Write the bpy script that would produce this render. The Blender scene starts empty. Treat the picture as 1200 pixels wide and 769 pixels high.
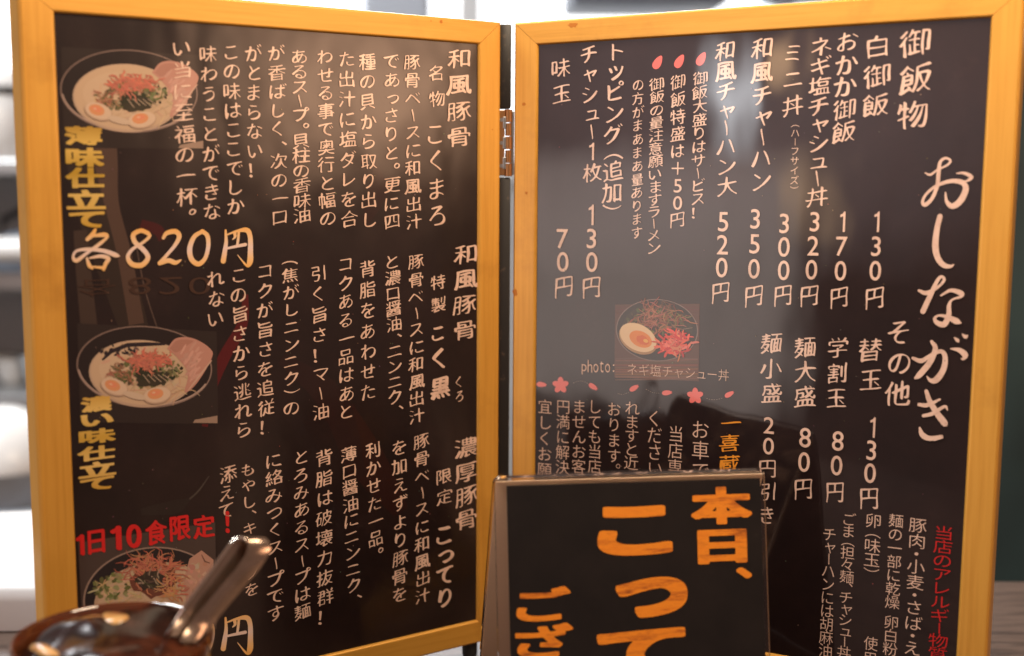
import bpy, math, random
import numpy as np
from mathutils import Vector
R = math.radians
rnd = random.Random(7)
S = bpy.context.scene
C = S.collection

# ------------------------------------------------------------------ camera, world, light, exposure
CAM = np.array([-0.02708, -0.59694, 0.23489])
PITCH, FPX, PX0, PY0 = R(7.314), 1440.2, 527.69, 401.0      # photo pixels (1200 x 769)
cd = bpy.data.cameras.new('camera'); cam = bpy.data.objects.new('camera', cd); C.objects.link(cam)
cam.location = CAM; cam.rotation_euler = (R(90) - PITCH, 0, 0)
cd.sensor_width = 36; cd.lens = FPX / 1200 * 36
cd.shift_x = (600 - PX0) / 1200; cd.shift_y = (PY0 - 384.5) / 1200
cd.clip_start = 0.01; cd.clip_end = 50
cd.dof.use_dof = True; cd.dof.focus_distance = 0.552; cd.dof.aperture_fstop = 5.2
S.camera = cam

W = bpy.data.worlds.new('World'); S.world = W; W.use_nodes = True
W.node_tree.nodes['Background'].inputs[0].default_value = (1.0, 0.62, 0.52, 1)
W.node_tree.nodes['Background'].inputs[1].default_value = 0.18

S.view_settings.view_transform = 'Standard'; S.view_settings.look = 'None'
S.view_settings.exposure = 0.0; S.view_settings.gamma = 1.0; S.view_settings.use_curve_mapping = False

def lamp(name, loc, target, sx, sy, power, col, soft=None):
    l = bpy.data.lights.new(name, 'AREA'); l.shape = 'RECTANGLE'; l.size = sx; l.size_y = sy
    l.energy = power; l.color = col
    o = bpy.data.objects.new(name, l); C.objects.link(o); o.location = loc
    d = Vector(target) - Vector(loc); o.rotation_euler = d.to_track_quat('-Z', 'Y').to_euler()
    if soft:                                   # a lamp whose emission is bright in the middle and dims towards its rim
        l.use_nodes = True; nt = l.node_tree; n = nt.nodes; k = nt.links
        em = n['Emission']; g = n.new('ShaderNodeNewGeometry'); sp = n.new('ShaderNodeSeparateXYZ'); k.new(g.outputs['Parametric'], sp.inputs[0])
        def op(o_, x, y=None):
            q = n.new('ShaderNodeMath'); q.operation = o_
            for i_, v in enumerate((x, y)):
                if v is None: continue
                if isinstance(v, (int, float)): q.inputs[i_].default_value = v
                else: k.new(v, q.inputs[i_])
            return q.outputs[0]
        def axis(c):
            q = n.new('ShaderNodeMath'); q.operation = 'MULTIPLY_ADD'; k.new(c, q.inputs[0]); q.inputs[1].default_value = 2; q.inputs[2].default_value = -1
            return op('MAXIMUM', op('SUBTRACT', 1.0, op('POWER', op('ABSOLUTE', q.outputs[0]), soft)), 0.0)
        k.new(op('MULTIPLY', axis(sp.outputs['X']), axis(sp.outputs['Y'])), em.inputs['Strength'])
    return o

lamp('ceiling_lamp', (0.12, -0.28, 0.56), (0.03, -0.04, 0.24), 0.24, 0.18, 3.0, (1.0, 0.78, 0.55))
lamp('daylight', (-0.5, 2.35, 1.75), (-0.35, 0.25, -0.1), 2.2, 0.5, 60, (0.95, 0.97, 1.0))
lamp('shelf_fill_light', (-1.1, 0.1, 1.5), (-0.7, 1.1, 0.1), 0.8, 0.4, 42, (0.95, 0.98, 1.0))  # added fill light for the shelf fronts that the daylight leaves dark
lamp('window_lower', (-0.86, -0.78, 0.085), (0.08, -0.04, 0.2), 0.49, 0.40, 1.9, (1.0, 0.84, 0.76), soft=5)
lamp('window_upper', (-0.76, -0.88, 0.36), (0.10, -0.06, 0.2), 1.0, 0.52, 2.4, (1.0, 0.74, 0.74), soft=2.2)
lamp('window_glare', (-0.772, -0.876, 0.345), (0.09, -0.05, 0.27), 0.070, 0.20, 0.60, (0.92, 0.96, 1.0), soft=1.2)
lamp('warm_wall_stand_in', (1.02, -0.60, 0.38), (-0.06, -0.04, 0.27), 0.55, 0.32, 6.5, (1.0, 0.58, 0.35), soft=1.3)  # stands in for a warm-lit wood wall mirrored in the left sheet
lamp('spot_lamp', (-0.715, -0.925, 0.40), (0.11, -0.06, 0.28), 0.06, 0.10, 0.20, (1.0, 0.60, 0.30), soft=1.2)
lamp('spot_lamp', (-0.695, -0.94, 0.215), (0.11, -0.06, 0.22), 0.11, 0.14, 0.20, (1.0, 0.64, 0.34), soft=1.2)

# ------------------------------------------------------------------ pixel geometry (photo pixel -> real plane)
cp_, sp_ = math.cos(PITCH), math.sin(PITCH)
FWD, RGT, UPV = np.array([0, cp_, -sp_]), np.array([1., 0, 0]), np.array([0, sp_, cp_])
def ray(x, y): return FWD + RGT * ((x - PX0) / FPX) - UPV * ((y - PY0) / FPX)
def hit(x, y, o, n):
    d = ray(x, y); return CAM + d * (((o - CAM) @ n) / (d @ n))
def at(x, y, Y): return hit(x, y, np.array([0, Y, 0.]), np.array([0, 1., 0]))
def on_table(x, y, z=0.0): return hit(x, y, np.array([0, 0, z]), np.array([0, 0, 1.]))

class Plane:
    """a flat face: origin, right, up, outward normal (towards the viewer)"""
    def __init__(s, o, e, u):
        s.o, s.e, s.u = np.array(o, float), np.array(e, float), np.array(u, float)
        s.n = np.cross(s.e, s.u)
        if s.n @ (CAM - s.o) < 0: s.n = -s.n
    def px(s, x, y, off=0.0):
        p = hit(x, y, s.o + s.n * off, s.n) - s.o
        return np.array([p @ s.e, p @ s.u])
    def P(s, a, b, off=0.0): return s.o + s.e * a + s.u * b + s.n * off
aL, aR = R(33.169), R(-29.422)
PL = Plane((-0.00152, -0.00098, 0), (math.cos(aL), math.sin(aL), 0), (0, 0, 1))     # a < 0 : away from the hinge
PR = Plane((0.00152, 0.00098, 0), (math.cos(aR), math.sin(aR), 0), (0, 0, 1))       # a > 0
SHEET = -0.0016                                                                      # sheet lies a little behind the frame face

# ------------------------------------------------------------------ object helpers
def tag(o, label=None, cat=None, group=None, kind=None):
    if label: o['label'] = label
    if cat: o['category'] = cat
    if group: o['group'] = group
    if kind: o['kind'] = kind
    return o
def empty(name, loc, label, cat, group=None):
    o = bpy.data.objects.new(name, None); C.objects.link(o); o.location = loc; o.empty_display_size = 0.02
    return tag(o, label, cat, group)
def root_loc(p):
    l = Vector((0, 0, 0))
    while p: l = l + p.location; p = p.parent
    return l
def link(name, me, mat, parent=None, base=None):
    if mat is not None and len(me.materials) == 0: me.materials.append(mat)
    o = bpy.data.objects.new(name, me); C.objects.link(o)
    L = root_loc(parent) if parent else Vector(base if base is not None else (0, 0, 0))
    if L.length: 
        from mathutils import Matrix
        me.transform(Matrix.Translation(-L))
    if parent: o.parent = parent
    else: o.location = L
    return o
class MB:
    def __init__(s): s.v, s.f = [], []
    def add(s, vs, fs):
        b = len(s.v); s.v += [tuple(map(float, v)) for v in vs]; s.f += [tuple(i + b for i in f) for f in fs]; return s
    def box(s, c, h, bev=0.0, ax=None):
        """box with chamfered edges; ax = three axis vectors"""
        ax = ax if ax is not None else (np.array([1., 0, 0]), np.array([0, 1., 0]), np.array([0, 0, 1.]))
        import bmesh
        bm = bmesh.new(); bmesh.ops.create_cube(bm, size=2)
        for v in bm.verts: v.co = Vector((v.co.x * h[0], v.co.y * h[1], v.co.z * h[2]))
        if bev: bmesh.ops.bevel(bm, geom=bm.edges[:], offset=bev, segments=2, profile=0.5, affect='EDGES')
        bm.verts.index_update()
        c = np.array(c, float)
        s.add([c + ax[0] * v.co.x + ax[1] * v.co.y + ax[2] * v.co.z for v in bm.verts], [[v.index for v in f.verts] for f in bm.faces])
        bm.free(); return s
    def lathe(s, prof, c, n=64, sx=1, sy=1):
        vs, fs = [], []; m = len(prof)
        for i in range(n):
            a = 2 * math.pi * i / n
            for r, z in prof: vs.append((c[0] + r * math.cos(a) * sx, c[1] + r * math.sin(a) * sy, c[2] + z))
        for i in range(n):
            for j in range(m - 1):
                fs.append((i * m + j, ((i + 1) % n) * m + j, ((i + 1) % n) * m + j + 1, i * m + j + 1))
        return s.add(vs, fs)
    def tube(s, pts, r, n=12):
        vs, fs = [], []; pts = [np.array(p, float) for p in pts]
        for i, p in enumerate(pts):
            t = pts[min(i + 1, len(pts) - 1)] - pts[max(i - 1, 0)]; t /= np.linalg.norm(t)
            a = np.cross(t, [0, 0, 1.]) if abs(t[2]) < .9 else np.cross(t, [1., 0, 0]); a /= np.linalg.norm(a); b = np.cross(t, a)
            vs += [p + r * (a * math.cos(k * 2 * math.pi / n) + b * math.sin(k * 2 * math.pi / n)) for k in range(n)]
        for i in range(len(pts) - 1):
            fs += [(i * n + k, i * n + (k + 1) % n, (i + 1) * n + (k + 1) % n, (i + 1) * n + k) for k in range(n)]
        fs += [tuple(range(n))[::-1], tuple((len(pts) - 1) * n + k for k in range(n))]
        return s.add(vs, fs)
    def build(s, name, mat, parent=None, base=None, smooth=False):
        me = bpy.data.meshes.new(name); me.from_pydata(s.v, [], s.f); me.update()
        if smooth:
            me.polygons.foreach_set('use_smooth', [True] * len(me.polygons))
        return link(name, me, mat, parent, base)
def auto_smooth(o, deg=35):
    o.data.polygons.foreach_set('use_smooth', [True] * len(o.data.polygons))
    try: o.data.set_sharp_from_angle(angle=R(deg))
    except Exception: pass

# ------------------------------------------------------------------ materials
def mat(name, col=(.5, .5, .5), rough=.5, metal=0., coat=0., coat_rough=.05, **kw):
    m = bpy.data.materials.new(name); m.use_nodes = True; b = m.node_tree.nodes['Principled BSDF']
    b.inputs['Base Color'].default_value = (*col, 1); b.inputs['Roughness'].default_value = rough
    b.inputs['Metallic'].default_value = metal; b.inputs['Coat Weight'].default_value = coat
    b.inputs['Coat Roughness'].default_value = coat_rough
    for k, v in kw.items(): b.inputs[k].default_value = v
    return m
def nodes(m): return m.node_tree.nodes, m.node_tree.links, m.node_tree.nodes['Principled BSDF']
def noise(m, scale, detail=4, rough=.55, vec_scale=None, loc=(0, 0, 0)):
    n, k, b = nodes(m); tc = n.new('ShaderNodeTexCoord'); mp = n.new('ShaderNodeMapping'); t = n.new('ShaderNodeTexNoise')
    if vec_scale: mp.inputs['Scale'].default_value = vec_scale
    mp.inputs['Location'].default_value = loc
    t.inputs['Scale'].default_value = scale; t.inputs['Detail'].default_value = detail; t.inputs['Roughness'].default_value = rough
    k.new(tc.outputs['Object'], mp.inputs[0]); k.new(mp.outputs[0], t.inputs['Vector']); return t
def ramp(m, src, stops, to='Base Color'):
    n, k, b = nodes(m); r = n.new('ShaderNodeValToRGB'); r.color_ramp.elements.remove(r.color_ramp.elements[1])
    r.color_ramp.elements[0].position = stops[0][0]; r.color_ramp.elements[0].color = (*stops[0][1], 1)
    for p, c in stops[1:]: e = r.color_ramp.elements.new(p); e.color = (*c, 1)
    k.new(src, r.inputs[0])
    if to: k.new(r.outputs[0], b.inputs[to])
    return r
def bump(m, src, strength, dist, to='Normal'):
    n, k, b = nodes(m); bp = n.new('ShaderNodeBump'); bp.inputs['Strength'].default_value = strength; bp.inputs['Distance'].default_value = dist
    k.new(src, bp.inputs['Height']); k.new(bp.outputs[0], b.inputs[to]); return bp

def laminate(m, side):
    """the clear film over the print: the same film for the sheet and for everything printed on it"""
    n, k, b = nodes(m)
    b.inputs['Roughness'].default_value = .55; b.inputs['Specular IOR Level'].default_value = .15
    b.inputs['Coat Weight'].default_value = 1.0; b.inputs['Coat IOR'].default_value = 1.5
    if side == 'L':
        b.inputs['Coat Roughness'].default_value = .16
        t = noise(m, 13, 3, .55, (1, 1, .6)); bump(m, t.outputs['Fac'], .32, .006, 'Coat Normal')
    else:
        b.inputs['Coat Roughness'].default_value = .055
        t = noise(m, 11, 2, .5, (1, 1, .55), (3, 1, 2)); t.inputs['Detail'].default_value = 3; bump(m, t.outputs['Fac'], .26, .006, 'Coat Normal')
    return m
M = {}
# gold painted aluminium-like frame
def gold(nm, st):
    g = mat(nm, (.72, .34, .045), .42, .35, .25, .25)
    t = noise(g, 1, 6, .68, st); t2 = noise(g, 22, 5, .65, (1, 1, 1), (2, 5, 1)); nn, kk, bb = nodes(g)
    r1 = ramp(g, t.outputs['Fac'], [(.30, (.62, .300, .040)), (.48, (.68, .340, .050)), (.60, (.71, .365, .058)), (.74, (.67, .330, .048))], None)
    r2 = ramp(g, t2.outputs['Fac'], [(.30, (.66, .58, .50)), (.45, (1, 1, 1)), (.62, (1, 1, 1)), (.80, (1.0, .90, .78))], None)
    mx = nn.new('ShaderNodeMix'); mx.data_type = 'RGBA'; mx.blend_type = 'MULTIPLY'; mx.inputs['Factor'].default_value = .45
    kk.new(r1.outputs[0], mx.inputs['A']); kk.new(r2.outputs[0], mx.inputs['B']); kk.new(mx.outputs['Result'], bb.inputs['Base Color'])
    mr = nn.new('ShaderNodeMapRange'); mr.inputs['To Min'].default_value = .30; mr.inputs['To Max'].default_value = .54
    kk.new(t2.outputs['Fac'], mr.inputs[0]); kk.new(mr.outputs[0], bb.inputs['Roughness']); bump(g, t.outputs['Fac'], .10, .0004)
    return g
M['gold'] = gold('gold_frame_upright_grain', (520, 520, 16)); M['gold_level'] = gold('gold_frame_level_grain', (18, 18, 520))
M['gold_mark'] = mat('worn_gold', (.50, .17, .015), .5, .2)
M['black_edge'] = mat('black_edge', (.012, .010, .009), .45)
t = noise(M['black_edge'], 260, 4, .7); ramp(M['black_edge'], t.outputs['Fac'], [(.6, (.012, .010, .009)), (.78, (.09, .06, .04))])
M['hinge_brass'] = mat('hinge_brass', (.34, .17, .07), .4, .85)
M['hinge_steel'] = mat('hinge_steel', (.36, .37, .38), .35, .9)
M['foot'] = mat('black_rubber', (.015, .015, .015), .6)
for sd in 'LR':
    m = laminate(mat('black_print_' + ('left' if sd == 'L' else 'right'), (.0085, .0052, .0052)), sd)
    t = noise(m, 30, 6, .7, (1, 1, 1), (5, 2, 1)); ramp(m, t.outputs['Fac'], [(.35, (.0085, .0036, .0036)), (.62, (.0140, .0060, .0056)), (.78, (.024, .0115, .010))])
    M['sheet' + sd] = m
    def ink(nm, col): M[nm + sd] = laminate(mat(nm + '_' + sd, col), sd)
    ink('cream', (.70, .485, .385)); ink('red', (.55, .012, .012)); ink('pink', (.80, .17, .17)); ink('orange', (.78, .30, .03)); ink('grey', (.20, .15, .13))
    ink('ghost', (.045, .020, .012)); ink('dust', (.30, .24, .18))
    t = noise(M['cream' + sd], 150, 4, .7); ramp(M['cream' + sd], t.outputs['Fac'], [(.30, (.55, .365, .285)), (.5, (.69, .475, .375)), (.7, (.72, .51, .41))])
    m = laminate(mat('print_colours_' + sd), sd); nn, kk, bb = nodes(m); a = nn.new('ShaderNodeAttribute'); a.attribute_name = 'ink'
    kk.new(a.outputs['Color'], bb.inputs['Base Color']); M['print' + sd] = m
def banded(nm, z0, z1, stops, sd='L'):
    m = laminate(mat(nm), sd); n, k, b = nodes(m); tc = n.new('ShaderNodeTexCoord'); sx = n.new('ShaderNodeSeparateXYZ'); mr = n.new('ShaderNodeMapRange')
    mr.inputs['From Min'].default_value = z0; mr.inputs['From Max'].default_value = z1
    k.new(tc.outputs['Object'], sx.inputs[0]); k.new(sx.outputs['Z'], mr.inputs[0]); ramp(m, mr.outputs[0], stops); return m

# ------------------------------------------------------------------ writing: glyph outlines turned into brush strokes
SMALL = set('ゃゅょっャュョッィァェォ')
COLUMNS = []      # filled below; collected first so that all glyphs are fetched in one go
_glyph = {}
def fetch_glyphs(chars):
    obs = []
    for ch in sorted(chars):
        c = bpy.data.curves.new('glyph', 'FONT'); c.body = ch; c.size = 1; o = bpy.data.objects.new('glyph', c); C.objects.link(o); obs.append((ch, o, c))
    dg = bpy.context.evaluated_depsgraph_get()
    for ch, o, c in obs:
        cu = o.evaluated_get(dg).to_curve(dg); polys = []
        for s in cu.splines:
            pts = []
            if s.type == 'BEZIER':
                bp = s.bezier_points; n = len(bp)
                for i in range(n):
                    p0, h0, h1, p1 = (np.array(q[:2]) for q in (bp[i].co, bp[i].handle_right, bp[(i + 1) % n].handle_left, bp[(i + 1) % n].co))
                    for k in range(8):
                        t = k / 8; pts.append((1 - t) ** 3 * p0 + 3 * t * (1 - t) ** 2 * h0 + 3 * t * t * (1 - t) * h1 + t ** 3 * p1)
            else: pts = [np.array(q.co[:2]) for q in s.points]
            if len(pts) > 2: polys.append(np.array(pts))
        o.to_curve_clear() if hasattr(o, 'to_curve_clear') else None
        _glyph[ch] = polys
    for ch, o, c in obs: bpy.data.objects.remove(o); bpy.data.curves.remove(c)
def resample(p, h):
    q = np.vstack([p, p[:1]]); d = np.linalg.norm(np.diff(q, axis=0), axis=1); s = np.concatenate([[0], np.cumsum(d)])
    n = max(8, int(s[-1] / h)); t = np.linspace(0, s[-1], n, endpoint=False)
    return np.stack([np.interp(t, s, q[:, 0]), np.interp(t, s, q[:, 1])], 1)
def smooth(a, it):
    for _ in range(it): a = .25 * np.roll(a, 1, 0) + .5 * a + .25 * np.roll(a, -1, 0)
    return a
GN = 92; GX = np.linspace(-.66, .66, GN); GH = GX[1] - GX[0]
GXX, GYY = np.meshgrid(GX, GX, indexing='ij'); GP = np.stack([GXX.ravel(), GYY.ravel()], 1)
def dist_to(pts, A=None):
    pts = pts.astype(np.float32)
    """distance of every grid point to a cloud of outline points, in the metric A"""
    g, p = (GP.astype(np.float32), pts) if A is None else ((GP @ A.T).astype(np.float32), (pts @ A.T).astype(np.float32))
    d2 = (g * g).sum(1)[:, None] + (p * p).sum(1)[None] - 2 * g @ p.T
    return np.sqrt(np.maximum(d2.min(1), 0)).reshape(GN, GN).astype(float)
def inside(polys):
    w = np.zeros((GN, GN), int); P_ = np.vstack(polys); Q_ = np.vstack([np.roll(p, -1, 0) for p in polys])
    for j, Y in enumerate(GX):
        up = (P_[:, 1] <= Y) & (Q_[:, 1] > Y); dn = (P_[:, 1] > Y) & (Q_[:, 1] <= Y); k = up | dn
        if not k.any(): continue
        a, b = P_[k], Q_[k]; xs = a[:, 0] + (Y - a[:, 1]) / (b[:, 1] - a[:, 1]) * (b[:, 0] - a[:, 0])
        w[:, j] = ((xs[None] > GX[:, None]) * np.where(up[k], 1, -1)[None]).sum(1)
    return w != 0
def contours(F):
    """closed zero lines of a field on the grid (marching squares)"""
    S_ = F < 0; nxt = {}
    def e(i, j, ax):
        if ax == 0: t = F[i, j] / (F[i, j] - F[i + 1, j]); return GX[i] + t * GH, GX[j]
        t = F[i, j] / (F[i, j] - F[i, j + 1]); return GX[i], GX[j] + t * GH
    c = S_[:-1, :-1] * 1 + S_[1:, :-1] * 2 + S_[1:, 1:] * 4 + S_[:-1, 1:] * 8
    T_ = {1: 'BL', 2: 'RB', 3: 'RL', 4: 'TR', 5: 'BRTL', 6: 'TB', 7: 'TL', 8: 'LT', 9: 'BT', 10: 'RTLB', 11: 'RT', 12: 'LR', 13: 'BR', 14: 'LB'}
    for i, j in zip(*np.nonzero((c > 0) & (c < 15))):
        K = {'B': (i, j, 0), 'T': (i, j + 1, 0), 'L': (i, j, 1), 'R': (i + 1, j, 1)}; w = T_[int(c[i, j])]
        for q in range(0, len(w), 2): nxt[K[w[q]]] = K[w[q + 1]]
    out = []
    while nxt:
        k0 = k = next(iter(nxt)); loop = []
        while k in nxt: loop.append(e(*k)); k = nxt.pop(k)
        if len(loop) > 5: out.append(np.array(loop))
    return out
def rot2(a): return np.array([[math.cos(a), -math.sin(a)], [math.sin(a), math.cos(a)]])
# er: how far the type is thinned first; (ra, rb): the long and short radius of the slanted brush nib that is then run along it
STY = dict(brush=dict(er=.025, ra=.038, rb=.0055, tv=.38, sh=.17, nz=.014),
           big=dict(er=.022, ra=.066, rb=.020, tv=.30, sh=.12, nz=.016),
           price=dict(er=.020, ra=.064, rb=.022, tv=.36, sh=.10, nz=.018),
           digit=dict(off=.005), gothic=dict(off=-.007, sh=.02), thin=dict(off=-.013),
           bold=dict(off=.042, sq=1), sign=dict(off=.050, sq=1), sign_small=dict(off=.034, sq=1), ming=dict(er=.012, ra=.05, rb=.022, tv=.0, sh=0, nz=0))
_cache = {}
ONE = [np.array([(.30, .0), (.39, .0), (.39, .73), (.325, .73), (.27, .655), (.16, .615), (.16, .535), (.30, .575)])]
def outline(ch, sty):
    if (ch, sty) in _cache: return _cache[ch, sty]
    st = STY[sty]; polys = ONE if ch == '1' else _glyph[ch]
    if not polys: return []
    allp = np.vstack(polys); lo, hi = allp.min(0), allp.max(0)
    cx, cy = (lo + hi) / 2 if ch.isascii() else (.5, .36)
    polys = [resample(p - (cx, cy), .008) for p in polys]; pts = np.vstack(polys)
    F = dist_to(pts) * np.where(inside(polys), -1, 1)
    if 'er' in st:
        LN = sum(np.linalg.norm(p - np.roll(p, 1, 0), axis=1).sum() for p in polys); kd = min(1.0, (11.5 / LN) ** .8)   # crowded characters get a finer brush
        er = st['er'] * kd if ch not in '、。・！' else .008; thin = []
        while er > .004:
            thin = contours(F + er)
            if thin:                                    # no stroke may be lost by the thinning
                gap = np.where((F < -.004) & ~inside(thin), dist_to(np.vstack([resample(p, .012) for p in thin])), 0).max()
                if gap < er + .016: break
            er *= .78
        thin = thin or contours(F + .002); tp = np.vstack([resample(p, .008) for p in thin])
        ang = -.62; kn = (.45 + .55 * kd) * (.8 if ch in '、。・' else 1); A = np.diag([1 / (st['ra'] * kn), 1 / (st['rb'] * kn)]) @ rot2(-ang)
        k = sum(ord(c_) for c_ in ch + sty) % 17
        lim = 1 + st['tv'] * (np.sin(GXX * 6.1 + GYY * 3.3 + k) * .6 + np.sin(GYY * 7.3 - GXX * 4.1 + 2 * k) * .5)
        F = np.where(inside(thin), -1., 1.) * dist_to(tp, A) - lim
    elif st.get('sq'):                              # square-cornered block letters
        g4 = GP.astype(np.float32); q4 = pts.astype(np.float32)
        d4 = np.concatenate([((np.abs(g4[k:k + 500, None, 0] - q4[None, :, 0])) ** 5 + (np.abs(g4[k:k + 500, None, 1] - q4[None, :, 1])) ** 5).min(1) for k in range(0, len(g4), 500)]) ** .2
        F = d4.reshape(GN, GN).astype(float) * np.sign(F) - st['off']
    else: F = F - st['off']
    F[0, :] = F[-1, :] = F[:, 0] = F[:, -1] = 1
    _cache[ch, sty] = [smooth(p, 1) for p in contours(F)]
    return _cache[ch, sty]
def glyph(ch, sty):
    """outline polygons of one character in an em box centred on (0, 0), with the hand of the brush put into them"""
    st = STY[sty]; out = []; ph = [rnd.uniform(0, 6.28) for _ in range(4)]; flat = ch.isascii() or ch in '（）'
    for p in outline(ch, sty):
        x, y = p[:, 0], p[:, 1]; nz = st.get('nz', 0); sh = 0 if flat else st.get('sh', 0)
        out.append(np.stack([x + nz * (np.sin(4.1 * y + ph[0]) + .6 * np.sin(7.7 * y + 3 * x + ph[1])),
                             y + nz * (np.sin(4.3 * x + ph[2]) + .6 * np.sin(7.1 * x - 3 * y + ph[3])) + sh * x - sh * .35 * x * x], 1))
    return out
def place(ch, sty, vertical):
    ps = glyph(ch, sty)
    if not ps: return ps
    if vertical:
        if ch in 'ー－': ps = [np.stack([p[:, 1] * .8, -p[:, 0] * .92], 1) for p in ps]
        elif ch in '（）':
            m = np.vstack(ps); m = (m.min(0) + m.max(0)) / 2; ps = [np.stack([(p[:, 1] - m[1]) * .95, -(p[:, 0] - m[0]) * .9 + (-.16 if ch == '（' else .16)], 1) for p in ps]
        elif ch in '、。': ps = [p + (.58, .50) for p in ps]
        elif ch in SMALL: ps = [p + (.07, .05) for p in ps]
    return ps
ADV = {'、': .72, '。': .72, 'ー': .85, '・': .6, '（': .75, '）': .75, '！': .95, ' ': .5}
def adv(ch, dig): return 1.0 if ch.isascii() and ch != ' ' else ADV.get(ch, .88 if ch in SMALL else (dig if dig else 1.0))

def column(pl, text, x0, y0, x1, y1, w, h, ink, sty='brush', name='writing', off=.00034, vertical=True, dig=None, horiz=False):
    COLUMNS.append(dict(pl=pl, text=text, ends=(x0, y0, x1, y1), w=w, h=h, ink=ink, sty=sty, name=name, off=off, vertical=vertical, dig=dig))
def boxes(pl, items, ink, sty, name, off=.00034, flip=False):
    """single characters with their own measured boxes: (char, centre x, centre y, width, height) in photo pixels"""
    COLUMNS.append(dict(pl=pl, items=items, ink=ink, sty=sty, name=name, off=off, flip=flip))

def outline_sets(c):
    pl, off = c['pl'], c['off'] + (SHEET if c['pl'] in (PL, PR) else 0)
    res = []
    if 'items' in c:
        for ch, x, y, w, h in c['items']:
            ce = pl.px(x, y, off); ww = np.linalg.norm(pl.px(x + w / 2, y, off) - pl.px(x - w / 2, y, off)); hh = np.linalg.norm(pl.px(x, y + h / 2, off) - pl.px(x, y - h / 2, off))
            ps = glyph(ch, c['sty'])
            if ps:
                a = np.vstack(ps); lo, hi = a.min(0), a.max(0); m = (lo + hi) / 2; sc = np.array([ww, hh]) / np.maximum(hi - lo, .02)
                if c.get('flip'): sc = sc * (1, -1)
                res += [(p - m) * sc + ce for p in ps]
        return res
    x0, y0, x1, y1 = c['ends']; a, b = pl.px(x0, y0, off), pl.px(x1, y1, off); T = c['text']; xm, ym = (x0 + x1) / 2, (y0 + y1) / 2
    ad = [adv(ch, c['dig']) for ch in T]; pos = [0.0]
    for i in range(1, len(T)): pos.append(pos[-1] + (ad[i] + ad[i - 1]) / 2)
    L = pos[-1] or 1
    for ch, p in zip(T, pos):
        if ch == ' ': continue
        f = p / L; ce = a + (b - a) * f; x, y = x0 + (x1 - x0) * f, y0 + (y1 - y0) * f
        ew = np.linalg.norm(pl.px(x + c['w'] / 2, y, off) - pl.px(x - c['w'] / 2, y, off)) / .90
        eh = np.linalg.norm(pl.px(x, y + c['h'] / 2, off) - pl.px(x, y - c['h'] / 2, off)) / .88
        sty = 'digit' if (ch in '0123456789＋' and c['sty'] == 'brush') else c['sty']
        j = 1 if sty == 'brush' or sty == 'big' else 0
        ew, eh = (ew * .96, eh * .94) if j else (ew, eh)
        s = np.array([ew, eh]) * (1 + j * rnd.uniform(-.03, .03))
        if ch in '0123456789' and sty == 'digit': s = np.array([ew * (1.2 if ch != '1' else 1.0), eh * 1.10])
        dx = np.array([ew, eh]) * (rnd.uniform(-.03, .03), rnd.uniform(-.02, .02)) * j
        res += [q * s + ce + dx for q in place(ch, sty, c['vertical'])]
    return res
HANDS = []
def hand(pl, strokes, org, sc, ink, name, dy=0.0, dx=0.0):
    """big brush letters, stroke by stroke: every stroke is a list of (x, y, width)"""
    HANDS.append((pl, strokes, org, sc, ink, name, dx, dy))
def build_hand(pl, strokes, org, sc, ink, name, dx, dy, parent):
    mb = MB(); off = SHEET + .00035
    for st in strokes:
        q = spline(st); q = np.stack([org[0] + q[:, 0] / sc + dx, org[1] + q[:, 1] / sc + dy, np.maximum(q[:, 2], 1.5) / sc], 1); n = len(q)
        L, Rr = [], []
        for i in range(n):
            t = q[min(i + 1, n - 1), :2] - q[max(i - 1, 0), :2]; t = t / (np.linalg.norm(t) + 1e-9); m = np.array([-t[1], t[0]]) * q[i, 2] / 2
            L.append(q[i, :2] + m); Rr.append(q[i, :2] - m)
        def cap(i, sg):
            t = q[min(i + 1, n - 1), :2] - q[max(i - 1, 0), :2]; a0 = math.atan2(t[1], t[0]) + (math.pi / 2 if sg > 0 else -math.pi / 2)
            return [q[i, :2] + q[i, 2] / 2 * np.array([math.cos(a0 + math.pi * k / 7), math.sin(a0 + math.pi * k / 7)]) for k in range(8)]
        polys = [cap(0, 1), cap(n - 1, -1)] + [[L[i], L[i + 1], Rr[i + 1], Rr[i]] for i in range(n - 1)]
        for p in polys:
            off += .0000012; mb.add([pl.P(*pl.px(x, y, SHEET), off) for x, y in p], [tuple(range(len(p)))])
    return mb.build(name, ink, parent)
def write_all(parents):
    for h_ in HANDS: build_hand(*h_, parents[id(h_[0])])
    chars = set()
    for c in COLUMNS: chars |= set(c['text']) if 'text' in c else {i[0] for i in c['items']}
    chars.discard(' '); fetch_glyphs(chars); todo = []
    for c in COLUMNS:
        cu = bpy.data.curves.new('writing', 'CURVE'); cu.dimensions = '2D'; cu.fill_mode = 'FRONT'
        for p in outline_sets(c):
            s = cu.splines.new('POLY'); s.points.add(len(p) - 1); s.use_cyclic_u = True
            co = np.zeros((len(p), 4)); co[:, :2] = p * 100; co[:, 3] = 1
            s.points.foreach_set('co', co.ravel())
        o = bpy.data.objects.new('writing', cu); C.objects.link(o); todo.append((c, o, cu))
    dg = bpy.context.evaluated_depsgraph_get()
    for c, o, cu in todo:
        me = bpy.data.meshes.new_from_object(o.evaluated_get(dg)); me.name = c['name']; me.materials.clear()
        n = len(me.vertices); co = np.zeros(n * 3); me.vertices.foreach_get('co', co); co = co.reshape(-1, 3) / 100
        pl = c['pl']; off = c['off'] + (SHEET if pl in (PL, PR) else 0)
        P = pl.o + co[:, :1] * pl.e + co[:, 1:2] * pl.u + pl.n * off
        me.vertices.foreach_set('co', P.ravel()); me.update()
        c['obj'] = link(c['name'], me, c['ink'], parents[id(pl)])
    for c, o, cu in todo: bpy.data.objects.remove(o); bpy.data.curves.remove(cu)

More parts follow.
